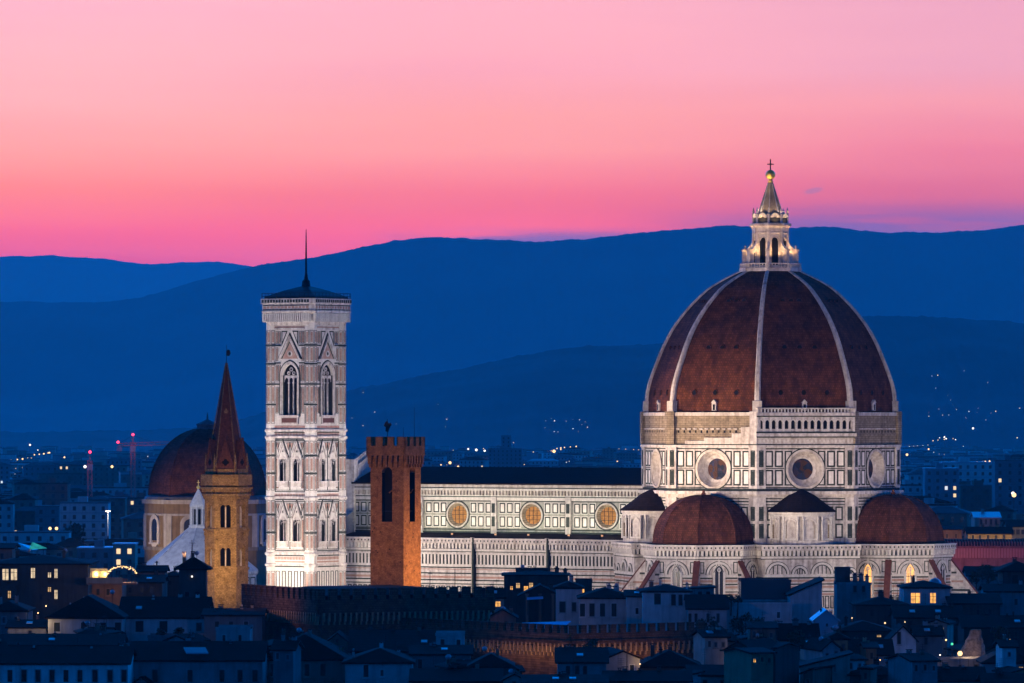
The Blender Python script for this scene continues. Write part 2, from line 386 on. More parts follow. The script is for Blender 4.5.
hill('mountain_ridge', 19000, [(-420, 320), (0, 302), (70, 303), (130, 300), (165, 291), (215, 276), (262, 265), (310, 258), (360, 248), (400, 240), (450, 238),
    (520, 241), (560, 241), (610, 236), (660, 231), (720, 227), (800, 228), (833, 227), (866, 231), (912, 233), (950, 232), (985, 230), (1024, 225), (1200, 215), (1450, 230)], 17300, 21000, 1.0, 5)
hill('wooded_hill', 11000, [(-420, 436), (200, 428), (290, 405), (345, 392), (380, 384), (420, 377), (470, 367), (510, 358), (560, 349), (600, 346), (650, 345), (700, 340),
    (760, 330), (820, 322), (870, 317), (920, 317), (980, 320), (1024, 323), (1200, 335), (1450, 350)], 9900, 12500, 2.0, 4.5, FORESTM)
hz = bpy.data.materials.new('evening_air'); hz.use_nodes = True; t = hz.node_tree; t.nodes.clear()
pv = t.nodes.new('ShaderNodeVolumePrincipled'); pv.inputs['Color'].default_value = (.80, .88, .95, 1)
pv.inputs['Density'].default_value = AIR_K; pv.inputs['Anisotropy'].default_value = .35; pv.inputs['Density Attribute'].default_value = ''
pv.inputs['Temperature Attribute'].default_value = ''; pv.inputs['Blackbody Intensity'].default_value = 0
mo = t.nodes.new('ShaderNodeOutputMaterial'); t.links.new(pv.outputs[0], mo.inputs['Volume'])
m = MB(); m.box(-5000, 5000, -100, AIR_END, -1.6, 1010, hz); tag(m.build('haze'), 'thin blue evening air over the city and hills', None, None, 'stuff')

# ------------------------------------------------------------------ cathedral
CX, CY, CR = 60.1, 1300.0, R(-31)
cath = empty('cathedral', (CX, CY, 0), CR)
tag(cath, 'floodlit white marble cathedral with a huge red tiled octagonal dome and lantern', 'cathedral')
CM = Matrix.Translation((CX, CY, 0)) @ Matrix.Rotation(CR, 4, 'Z')
def cw(x, y, z): return CM @ Vector((x, y, z))
T8 = math.tan(math.pi / 8)
def panels(mb, F, u0, u1, n, rows, w, d=.06, t=.3, fill=None, skip=None):
    st = (u1 - u0) / n
    for k in range(n):
        c = u0 + st * (k + .5)
        for z0, z1 in rows:
            if skip and skip(c, (z0 + z1) / 2): continue
            mb.fframe(F, c - w / 2, c + w / 2, z0, z1, t, d, GREEN)
            if fill: mb.fquad(F, c - w / 2 + t, c + w / 2 - t, z0 + t, z1 - t, d * .6, fill)
AP = 27.45
# --- drum
d = MB(); wins = []
for k in range(8):
    a = R(45 * k); F = Fc((AP * math.cos(a), AP * math.sin(a)), a); h = AP * T8
    d.fwall(F, -h, h, 0, 57.0, [(-5, 5, 39, 49)], MARB)
    d.froundhole(F, 0, 44.0, 4.05, 5.0, MARB)
    d.fring(F, 0, 44.0, 4.05, 4.6, -.1, .22, CORN, n=36)
    d.fring(F, 0, 44.0, 4.6, 4.85, -.1, .10, GREEN, n=36)
    d.fring(F, 0, 44.0, 2.45, 3.1, -2.2, -1.35, MARB, n=36, rd=-1.9)
    d.fring(F, 0, 44.0, 3.1, 4.05, -1.6, .02, CORN, n=36, rd=-1.35)
    w = MB(); w.fdisc(F, 0, 44.0, 2.5, -1.95, STAINED)
    for q in range(8):
        A = math.tau * q / 8
        w.fbox(F, .1 * math.cos(A) - .06, .1 * math.cos(A) + .06, 44 - 2.3 if q % 2 else 44, 44 if q % 2 else 46.3, -1.95, -1.88, IRON) if q < 2 else w.fring(F, 1.5 * math.cos(A), 44 + 1.5 * math.sin(A), .40, .46, -1.95, -1.9, IRON, n=10)
    w.fring(F, 0, 44, .55, .63, -1.95, -1.9, IRON, n=12)
    wins.append(w)
    # corner pilasters
    for s in (-1, 1):
        u0, u1 = sorted((s * (h - 1.9), s * (h + .21)))
        d.fbox(F, u0, u1, 39.6, 49.0, -.2, .5, MARB); d.fbox(F, u0, u1, 27.0, 37.6, -.2, .5, MARB)
        for z0, z1 in ((44.5, 48.3), (40.3, 43.9), (32.3, 35.5), (28.3, 31.6)):
            c = (u0 + u1) / 2
            d.fframe(F, c - .55, c + .55, z0, z1, .26, .56, GREEN); d.fquad(F, c - .29, c + .29, z0 + .3, z1 - .3, .53, GREEN if z0 > 39 or True else MARB)
    # window zone panels
    for u in (-8.55, -6.2, -3.95, 3.95, 6.2, 8.55):
        for z0, z1 in ((44.5, 48.2), (40.3, 43.9)):
            if abs(u) < 5:
                s = 1 if u > 0 else -1; up = z0 > 44
                A_ = lambda p, q: (min(s * p, s * q), max(s * p, s * q))
                d.fbox(F, *A_(3.1, 4.85), *((47.9, 48.2) if up else (40.3, 40.6)), -.05, .06, GREEN); d.fbox(F, *A_(4.5, 4.85), *((44.5, 47.9) if up else (40.6, 43.9)), -.05, .06, GREEN)
                d.fbox(F, *A_(3.1, 3.4), *((47.1, 47.9) if up else (40.6, 41.1)), -.05, .06, GREEN)
            else:
                d.fframe(F, u - .95, u + .95, z0, z1, .36, .06, GREEN); d.fquad(F, u - .59, u + .59, z0 + .36, z1 - .36, .03, PALE)
    d.fbox(F, -h + 1.9, h - 1.9, 44.08, 44.32, -.05, .04, GREEN) if False else None
    for s in (-1, 1): d.fbox(F, min(s * 4.95, s * (h - 1.9)), max(s * 4.95, s * (h - 1.9)), 44.1, 44.3, -.05, .05, GREEN)
    d.fbox(F, -h + 1.9, h - 1.9, 48.55, 48.8, -.05, .08, GREEN); d.fbox(F, -h + 1.9, h - 1.9, 39.72, 39.95, -.05, .08, GREEN)
    # cornices (corner lengths follow the projection)
    def band(z0, z1, pr, m, inner=-.3):
        e = (AP + pr) * T8; d.fbox(F, -e, e, z0, z1, inner, pr, m)
    band(37.6, 38.3, .55, CORN); band(38.3, 39.0, 1.2, MARB); band(39.0, 39.6, .35, GREEN)  # topmost green band paints the shadow on the cornice walkway
    band(36.5, 36.8, .12, GREEN); band(35.85, 36.05, .12, GREEN); band(37.2, 37.4, .3, GREEN)
    band(49.0, 49.5, .75, MARB); band(49.5, 49.75, .6, GREEN)
    # lower drum panels
    panels(d, F, -h + 2.1, h - 2.1, 8, ((32.3, 35.5), (28.3, 31.6)), 1.8, .06, .36, PALE)
    if k != 7:
        # unfinished brickwork below the dome
        e = (AP + .15) * T8; d.fbox(F, -e, e, 49.75, 56.2, -.3, .15, ROUGHST)
        band(56.2, 57.0, .5, CORN)
        for q in range(13):
            u = -9 + 1.5 * q; d.fbox(F, u - .22, u + .22, 52.3, 52.85, -.1, .17, VOID)
            d.fbox(F, u - .5, u + .4, 53.0 + .05 * (q % 2), 53.35, .0, .45, CORN)
        band(51.6, 51.95, .35, ROUGHST)
        for s in (-1, 1):
            u0, u1 = sorted((s * (h - 1.5), s * (h + .3))); d.fbox(F, u0, u1, 49.75, 57.2, -.2, .8, MARB if k == 6 and s > 0 else ROUGHST)
    else:
        e = (AP + .6) * T8
        d.fbox(F, -e, e, 49.75, 51.2, -.3, .45, CORN)
        band(51.2, 51.5, .8, GREEN); band(51.5, 52.2, 1.3, MARB); band(52.2, 52.6, 1.0, GREEN)
        for q in range(24): d.fbox(F, -11 + .95 * q, -10.6 + .95 * q, 50.1, 50.8, .4, .56, MARB2)
# steps in the frieze of the south face running down from the finished gallery
F = Fc((AP * math.cos(R(270)), AP * math.sin(R(270))), R(270)); h = AP * T8
for q, (u0, u1, z1) in enumerate(((7.6, h + .2, 53.6), (5.2, 7.6, 52.2), (-2, 5.2, 51.2), (-7, -2, 50.5))): d.fbox(F, u0, u1, 49.75, z1, 0, .75, CORN)
F = Fc((AP * math.cos(0), 0), 0); d.fbox(F, -h - .2, -h + 1.6, 49.75, 52.5, 0, .8, CORN)
drum = d.build('drum', cath)
for w in wins: w.build('round_window', drum)
# gallery on the south-east face
k = 7; a = R(315); F = Fc((AP * math.cos(a), AP * math.sin(a)), a); e = (AP + .7) * T8
gal = MB(); holes = []
for q in range(15):
    u = -10.7 + 10.7 * 2 * q / 14; holes.append((u - .42, u + .42, 53.2, 55.2))
gal.fwall(F, -e, e, 52.6, 56.2, holes, MARB, .7)
for u0, u1, z0, z1 in holes:
    gal.frecess(F, u0, u1, z0, z1, .62, GREEN, VOID, .7); gal.farchhead(F, u0, u1, z1 - .42, z1, .4, .7, MARB)
    gal.fring(F, (u0 + u1) / 2, z1 - .42, .42, .62, .6, .85, MARB2, 0, math.pi, 8)
for q in range(16):
    u = -11.4 + 22.8 * q / 15; gal.fbox(F, u - .2, u + .2, 52.6, 55.9, .6, .95, MARB2)
gal.fbox(F, -e, e, 56.2, 56.9, -.2, 1.2, MARB); gal.fbox(F, -e, e, 55.95, 56.2, .6, .9, GREEN)
for q in range(30): gal.fbox(F, -11.5 + .79 * q, -11.2 + .79 * q, 56.9, 57.7, .7, 1.0, MARB2)
gal.fbox(F, -e, e, 57.7, 58.0, .65, 1.1, CORN)
for s in (-1, 1): gal.fbox(F, min(s * e, s * (e - .9)), max(s * e, s * (e - .9)), 52.6, 57.9, -.8, .7, MARB)
gal.build('arcaded_gallery', cath)
# --- dome
PROF = [(28.9, 57.0), (28.9, 58.2), (28.75, 60.2), (28.5, 62.2), (28.0, 64.2), (27.3, 66.2), (26.2, 69.0), (24.5, 73.0), (22.2, 77.1), (18.9, 81.3), (14.8, 85.3), (11.4, 87.5), (7.6, 89.4), (5.6, 90.2)]
def dome_r(z):
    for (r0, z0), (r1, z1) in zip(PROF, PROF[1:]):
        if z <= z1: return r0 + (r1 - r0) * (z - z0) / (z1 - z0)
    return PROF[-1][0]
def fine(prof, n):
    out = []
    zs = [p[1] for p in prof]; z0, z1 = zs[0], zs[-1]
    # parametrise by arc, smooth by averaging
    pts = [Vector((r, z)) for r, z in prof]
    for i in range(len(pts) - 1):
        p0, p1, p2, p3 = pts[max(0, i - 1)], pts[i], pts[i + 1], pts[min(len(pts) - 1, i + 2)]
        for j in range(n):
            u = j / n
            q = .5 * ((2 * p1) + (p2 - p0) * u + (2 * p0 - 5 * p1 + 4 * p2 - p3) * u * u + (3 * p1 - p0 - 3 * p2 + p3) * u ** 3)
            out.append((q.x, q.y))
    out.append(prof[-1]); return out
FP = fine(PROF, 3)
m = MB(); m.lathe(FP, 8, DTILE, (0, 0), R(22.5)); dome = m.build('dome', cath)
for k in range(8):
    a = R(22.5 + 45 * k); F = Fc((0, 0), a)   # radial direction is the normal
    rb = MB(); rings = []
    for r, z in FP[2:]:
        t = (z - 58) / 32; w = .70 * (1 - t) + .42 * t
        rings.append([F.P(-w, z, r - .7), F.P(-w, z, r + .25), F.P(-w * .6, z, r + .6), F.P(w * .6, z, r + .6), F.P(w, z, r + .25), F.P(w, z, r - .7)])
    rb.loft(rings, CORN); rb.fbox(F, -1.05, 1.05, 57.0, 59.6, 27.8, 29.75, CORN); rb.build('rib', dome)
pm = MB(); Fz = Fc((0, 0), R(270))
pm.fring(Fz, 0, 0, .58, .68, -.2, .15, HTILE, n=10); pm.fdisc(Fz, 0, 0, .6, .08, VOID, 10); pme = pm.mesh('porthole')
for k in (5, 6, 7, 0):
    a = R(45 * k); ca = math.cos(math.pi / 8)
    for z, us in ((61.5, (-5.5, 0, 5.5)), (71.8, (-3.6, 0, 3.6)), (82.5, (-2.0, 0, 2.0))):
        r = dome_r(z) * ca + .05; F = Fc((0, 0), a)
        for u in us: add_mesh('porthole', pme, dome, F.P(u, z, r), a - R(270))
    r = dome_r(58.2) * ca; dm = MB(); F = Fc((0, 0), a)
    dm.fbox(F, -.55, .55, 57.4, 59.2, r - .6, r + .5, MARB); dm.fquad(F, -.3, .3, 57.5, 58.8, r + .52, VOID)
    dm.fplate(F, [(-.7, 59.2), (.7, 59.2), (0, 59.9)], r - .6, r + .6, CORN); dm.build('dormer', dome)
# --- lantern
lan = MB(); A8 = R(22.5)
lan.lathe([(7.3, 89.7), (7.3, 90.5), (6.9, 90.5), (6.9, 90.7)], 8, MARB, (0, 0), A8)
for k in range(8):
    F = Fc((0, 0), R(45 * k)); e = 7.0 * T8
    for q in range(9): lan.fbox(F, -e + e * 2 * q / 8 - .1, -e + e * 2 * q / 8 + .1, 90.5, 91.4, 6.3, 6.5, MARB2)
    lan.fbox(F, -e * .93, e * .93, 91.4, 91.6, 6.2, 6.6, MARB2)
cr = 4.0 * math.cos(math.pi / 8)
for k in range(8):
    a = R(45 * k); F = Fc((cr * math.cos(a), cr * math.sin(a)), a); h = cr * T8
    lan.fwall(F, -h, h, 90.5, 100.0, [(-.78, .78, 91.2, 97.6)], MARB2); lan.frecess(F, -.78, .78, 91.2, 97.6, .8, GREEN, VOID)
    lan.farchhead(F, -.78, .78, 96.85, 97.6, -.4, 0, MARB2); lan.fring(F, 0, 96.85, .80, 1.02, 0, .15, CORN, 0, math.pi, 8)
    lan.fbox(F, -1.02, -.8, 91, 96.9, 0, .15, CORN); lan.fbox(F, .8, 1.02, 91, 96.9, 0, .15, CORN)
    for s in (-1, 1): lan.fbox(F, min(s * (h - .45), s * (h + .08)), max(s * (h - .45), s * (h + .08)), 90.6, 99.2, 0, .3, MARB)
lan.lathe([(4.2, 98.4), (4.35, 98.7), (4.2, 99.0), (4.4, 99.9), (4.9, 100.4), (4.9, 100.9), (4.2, 101.0)], 8, MARB, (0, 0), A8)
lan.lathe([(4.05, 100.95), (4.05, 102.2), (3.6, 102.3)], 8, IRON, (0, 0), A8)
lantern = lan.build('lantern', cath)
for k in range(8):
    a = R(22.5 + 45 * k); F = Fc((0, 0), a); b = MB()
    b.fplate(F, [(-.38, 90.5), (.38, 90.5), (.38, 94.4), (-.38, 94.4)], 5.2, 6.55, MARB)
    b.fbox(F, -.5, .5, 94.4, 94.9, 5.0, 6.75, CORN)
    b.loft([[F.P(-.3, 94.4, 3.6), F.P(.3, 94.4, 3.6), F.P(.3, 98.0, 3.6), F.P(-.3, 98.0, 3.6)], [F.P(-.3, 94.3, 4.6), F.P(.3, 94.3, 4.6), F.P(.3, 95.9, 4.6), F.P(-.3, 95.9, 4.6)],
            [F.P(-.3, 93.6, 5.6), F.P(.3, 93.6, 5.6), F.P(.3, 95.0, 5.6), F.P(-.3, 95.0, 5.6)]], MARB2)
    c = F.P(0, 0, 5.9); b.tube((c[0], c[1], 94.9), (c[0], c[1], 95.9), .3, .08, MARB, 6); b.build('buttress', lantern)
    p = MB(); c = F.P(0, 0, 3.95)
    p.lathe([(.32, 101.0), (.32, 102.9), (.45, 103.0), (.22, 103.3), (.3, 103.7), (.06, 104.6)], 6, MARB, c[:2])
    p.build('pinnacle', lantern)
sh = MB()
for k in range(8):
    a = R(45 * k); F = Fc((0, 0), a); sh.fring(F, 0, 102.2, .45, 1.1, 3.3, 3.9, MARB2, 0, math.pi, 10); sh.fplate(F, [(-.45, 102.2), (.45, 102.2), (.3, 102.6), (-.3, 102.6)], 3.3, 3.5, CORN)
sh.build('niche_crown', lantern)
m = MB(); m.lathe([(3.0, 102.2), (2.75, 103.6), (.62, 110.3), (.5, 110.6)], 8, stone('cone_stone', (.34, .26, .17), (.18, .14, .10), 1.2, (.5, .45, .4), .7), (0, 0), A8)
for k in range(8):
    a = R(22.5 + 45 * k); m.tube((2.75 * math.cos(a), 2.75 * math.sin(a), 103.6), (.62 * math.cos(a), .62 * math.sin(a), 110.3), .14, .08, MARB, 5)
m.build('cone', lantern)
m = MB(); m.lathe([(.5, 110.4), (.75, 110.7), (.35, 111.0), (.45, 111.2)], 10, GOLD); m.ball((0, 0, 112.25), 1.15, GOLD, 16, 10); m.build('gilded_ball', lantern, True)
m = MB(); m.box(-.11, .11, -.11, .11, 113.3, 115.9, IRON); F = Fc((0, 0), R(301)); m.fbox(F, -.75, .75, 114.6, 114.85, -.1, .1, IRON); m.build('cross', lantern)

# --- tribunes with half domes
def corbel_gallery(mb, F, u0, u1, zt, pr=.0, n=None):
    """machicolated parapet: top zt, corbel arches 2.6 m below"""
    n = n or max(2, int((u1 - u0) / 1.0)); st = (u1 - u0) / n
    mb.fbox(F, u0, u1, zt - 1.05, zt - .25, pr - .4, pr + .95, MARB); mb.fbox(F, u0, u1, zt - .25, zt, pr - .4, pr + 1.1, MARB2)
    mb.fbox(F, u0, u1, zt - 1.3, zt - 1.05, pr - .3, pr + 1.05, CORN)
    mb.fquad(F, u0, u1, zt - 2.6, zt - 1.3, pr + .03, GREEN)
    for k in range(n):
        c = u0 + st * (k + .5)
        mb.fplate(F, [(c - .24, zt - 2.5), (c + .24, zt - 2.5), (c + .3, zt - 1.3), (c - .3, zt - 1.3)], pr, pr + .8, MARB2)
        mb.fbox(F, c - .16, c + .16, zt - .85, zt - .45, pr + .9, pr + .97, GREEN)
    mb.fbox(F, u0, u1, zt - 3.1, zt - 2.6, pr - .3, pr + .35, MARB2)
    mb.fbox(F, u0, u1, zt - 3.3, zt - 3.1, pr - .3, pr + .12, GREEN)
def stripes(mb, F, u0, u1, pr=0.0, top=20.2):
    for z0, z1, dd, m in ((19.7, 20.2, .22, MARB2), (19.35, 19.7, .06, GREEN), (18.6, 19.1, .05, PINK), (17.95, 18.25, .10, GREEN), (17.2, 17.7, .05, PINK),
                          (16.55, 16.9, .24, MARB2), (16.3, 16.55, .09, GREEN), (15.6, 16.0, .05, PINK), (12.0, 12.4, .2, MARB2), (9, 9.4, .1, GREEN), (6, 6.5, .06, PINK)):
        if z1 <= top: mb.fbox(F, u0, u1, z0, z1, pr - .1, pr + dd, m)
def blind_arch(mb, F, u, zs, r, pr=0.0, mull=True):
    mb.fring(F, u, zs, r - .5, r, pr - .1, pr + .32, MARB2, 0, math.pi, 18); mb.fring(F, u, zs, r, r + .16, pr - .1, pr + .12, GREEN, 0, math.pi, 18)
    mb.fring(F, u, zs, r - .72, r - .5, pr - .1, pr + .1, GREEN, 0, math.pi, 18)
    if mull:
        for f in (-.5, 0, .5):
            q = f * (r - .7); hgt = math.sqrt(max(0.05, (r - .75) ** 2 - q * q))
            mb.fbox(F, u + q - .11, u + q + .11, zs, zs + hgt, pr - .05, pr + .07, GREEN)
def pointed_window(parent, F, u, z0, zs, w, pr, lit=None):
    b = MB(); g = lit or GLASS
    zt = zs + w * .95
    b.fplate(F, [(u - w / 2 - .75, zs - .3), (u + w / 2 + .75, zs - .3), (u, zt + 1.5)], pr - .05, pr + .16, MARB2)
    b.fplate(F, [(u - w / 2 - .45, zs - .1), (u + w / 2 + .45, zs - .1), (u, zt + .95)], pr + .1, pr + .19, GREEN)
    b.fplate(F, [(u - w / 2 - .25, zs), (u + w / 2 + .25, zs), (u, zt + .6)], pr + .1, pr + .22, MARB2)
    n = 6; H = w * .95; cr_ = (w * w / 4 + H * H) / w
    arc = [(u - w / 2 + cr_ - cr_ * math.cos(t), zs + cr_ * math.sin(t)) for t in [math.asin(min(1, H / cr_)) * q / n for q in range(n + 1)]]
    pts = [(u - w / 2, z0)] + [(u + w / 2, z0)] + [(2 * u - x, z) for x, z in arc] + [(x, z) for x, z in reversed(arc[:-1])]
    b.fplate(F, pts, pr + .1, pr + .26, g)
    b.fbox(F, u - .1, u + .1, z0, zt - .4, pr + .2, pr + .34, MARB2)
    b.fring(F, u, zs + w * .42, w * .16, w * .24, pr + .2, pr + .34, MARB2, n=10)
    for s in (-1, 1): b.fbox(F, u + s * (w / 2 + .25) - .25, u + s * (w / 2 + .25) + .25, z0, zs + .2, pr, pr + .36, MARB2)
    for q in range(3): b.fbox(F, u - w / 2, u + w / 2, z0 + 1.6 + 2.2 * q, z0 + 1.7 + 2.2 * q, pr + .2, pr + .29, IRON)
    return b.build('pointed_window', parent)
TR, TD = 13.4, 32.0
for ki, k in enumerate((6, 0, 2)):
    ax = R(45 * k); c = (TD * math.cos(ax), TD * math.sin(ax)); m = MB(); tw = []
    ap = TR * math.cos(math.pi / 8); h = ap * T8
    for j in (-2, -1, 0, 1, 2):
        a = ax + R(45 * j); F = Fc((c[0] + ap * math.cos(a), c[1] + ap * math.sin(a)), a)
        m.fwall(F, -h, h, 0, 26.9, [], MARB)
        e = (ap + 1.0) * T8
        corbel_gallery(m, F, -e, e, 27.0, 0, 11)
        stripes(m, F, -h, h)
        blind_arch(m, F, 0, 20.3, 2.95, 0, j not in (-1, 0, 1) or k == 2)
        for s in (-1, 1):
            m.fframe(F, min(s * 3.4, s * 4.5), max(s * 3.4, s * 4.5), 20.6, 23.2, .22, .08, GREEN)
        for u in (-4.2, -3.0, 3.0, 4.2): m.fframe(F, u - .5, u + .5, 12.6, 15.4, .2, .08, GREEN); m.fquad(F, u - .2, u + .2, 13, 15, .05, GREEN)
        tw.append((F, None if k != 0 else ({-2: WARM2, -1: WARM2, 0: None, 1: None, 2: None}[j])))
    m.lathe([(TR + .6, 26.7), (TR + .6, 26.95), (11.0, 27.3)], 8, RTILE2, c, R(22.5))
    trib = m.build('tribune', cath)
    for F, lit in tw:
        if k == 2: continue
        pointed_window(trib, F, 0, 13.6, 20.6, 1.9, 0, lit)
    for j in (-2, -1, 0, 1):
        a = ax + R(22.5 + 45 * j); F = Fc((c[0], c[1]), a); b = MB()
        b.loft([[F.P(-.7, 0, 12.9), F.P(.7, 0, 12.9), F.P(.7, 23.0, 12.9), F.P(-.7, 23.0, 12.9)], [F.P(-.7, 0, 13.6), F.P(.7, 0, 13.6), F.P(.7, 23.0, 13.6), F.P(-.7, 23.0, 13.6)],
                [F.P(-.7, 0, 21.6), F.P(.7, 0, 21.6), F.P(.7, 12.4, 21.6), F.P(-.7, 12.4, 21.6)]], MARB)
        for q in range(5):   # dark courses following the slope on both cheeks
            zz = 20.5 - 2.0 * q
            for s in (-1, 1):
                u = s * .7; x1 = 13.5 + (23.0 - zz) / 1.325 - .4
                b.fbox(F, min(u, u + s * .05), max(u, u + s * .05), zz - .45, zz, 13.4, x1 - .4, GREEN if q % 2 == 0 else PINK)
        b.loft([[F.P(-.72, 23.05, 13.3), F.P(.72, 23.05, 13.3), F.P(.72, 23.5, 13.3), F.P(-.72, 23.5, 13.3)], [F.P(-.72, 12.5, 21.5), F.P(.72, 12.5, 21.5), F.P(.72, 12.95, 21.6), F.P(-.72, 12.95, 21.6)]], BTILE)
        b.build('sloped_buttress', trib)
    hd = MB(); RH = 11.6
    prof = [(RH + .25, 27.0), (RH + .25, 27.5)] + [(RH * math.cos(t) ** .92, 27.5 + 10.7 * math.sin(t)) for t in [math.pi / 2 * q / 14 for q in range(14)]] + [(.25, 38.15)]
    hd.lathe(prof, 8, HTILE, c, R(22.5))
    hdo = hd.build('half_dome', cath)
    for j in range(-2, 2):
        a = ax + R(22.5 + 45 * j); F = Fc(c, a); b = MB()
        b.loft([[F.P(-.16, z - .02, r - .2), F.P(.16, z - .02, r - .2), F.P(.12, z + .06, r + .1), F.P(-.12, z + .06, r + .1)] for r, z in prof[1:-1]], HTILE); b.build('hip_ridge', hdo)
    b = MB(); b.lathe([(.5, 38.0), (.6, 38.4), (.3, 38.8), (.35, 39.1), (.05, 39.3)], 8, BTILE, c); b.build('finial', hdo)
# --- walls between the tribunes with the small round exedrae on top
for k in (5, 7, 1, 3):
    ax = R(45 * k); ap = 35.8; F = Fc((ap * math.cos(ax), ap * math.sin(ax)), ax); m = MB()
    u0, u1 = (-12.0, 9.5) if k == 7 else (-11, 11)
    m.fwall(F, u0, u1, 0, 26.9, [], MARB)
    for s, u in ((-1, u0), (1, u1)):
        o = F.P(u, 0, -6); G = Fc(o[:2], ax + R(90 if s > 0 else -90)); m.fwall(G, -6, 6, 0, 26.9, [], MARB)
        corbel_gallery(m, G, -6, 6, 27.0, 0, 11); stripes(m, G, -6, 6)
        m.fframe(G, 2.6, 4.0, 20.6, 23.2, .22, .08, GREEN) if s > 0 else m.fframe(G, -4, -2.6, 20.6, 23.2, .22, .08, GREEN)
    corbel_gallery(m, F, u0 - .9, u1 + .9, 27.0, 0)
    stripes(m, F, u0, u1)
    arches = ((-9.0, 2.7), (-3.8, 1.85), (1.5, 2.6), (5.6, 1.25), (8.2, 1.35)) if k == 7 else ((-8, 2.4), (-3, 1.6), (2.5, 2.6), (7.5, 1.8))
    for u, r in arches: blind_arch(m, F, u, 20.4, r, 0, True)
    q = u0 + .9
    while q < u1 - .5:
        m.fframe(F, q - .5, q + .5, 12.6, 15.4, .2, .08, GREEN); q += 1.25
    P = [F.P(u0, 26.9, 0), F.P(u1, 26.9, 0), F.P(u1, 27.1, -14), F.P(u0, 27.1, -14)]; m.poly(P, RTILE2)
    m.build('sacristy_wall', cath)
    # exedra: half-round drum with shell niches
    ea = ax - R(2.2) if k == 7 else ax; ec = (28.0 * math.cos(ea), 28.0 * math.sin(ea)); x = MB(); RE = 7.0
    x.lathe([(RE - .2, 26.9), (RE - .2, 34.0)], 24, MARB, ec, ax)
    x.lathe([(RE + .4, 33.3), (RE + .4, 33.6), (RE + .7, 33.9), (RE + .7, 34.3), (RE - 1, 34.3)], 24, MARB2, ec, ax)
    x.lathe([(RE + .25, 27.0), (RE + .25, 27.9), (RE - .3, 27.95)], 24, MARB, ec, ax)
    for q in range(-2, 3):
        a = ax + R(36 * q); G = Fc((ec[0] + RE * math.cos(a), ec[1] + RE * math.sin(a)), a)
        w = 1.2
        holes = [(-w, w, 28.4, 32.6)]
        m2 = x; m2.fwall(G, -1.75, 1.75, 27.95, 33.3, holes, MARB2, .1); m2.farchhead(G, -w, w, 31.5, 32.6, -.4, .1, MARB2)
        m2.frecess(G, -w, w, 28.4, 32.6, .8, ROUGHST, CORN, .1)  # darker lining puts the niche's shade into the colour
        m2.fring(G, 0, 31.55, 1.22, 1.5, .05, .3, MARB, 0, math.pi, 12)
        for s in (-1, 1):
            for off in (1.7,):
                cc = G.P(s * off, 0, .25); m2.lathe([(.24, 27.95), (.2, 28.2), (.2, 32.6), (.3, 32.9), (.3, 33.3)], 8, MARB2, cc[:2])
    ex = x.build('exedra', cath)
    r = MB(); r.lathe([(RE + 1.0, 34.3), (RE + 1.0, 34.5), (5.6, 36.2), (3.0, 38.2), (.7, 39.3), (.1, 39.5)], 24, RTILE2, ec, ax); r.build('roof', ex)
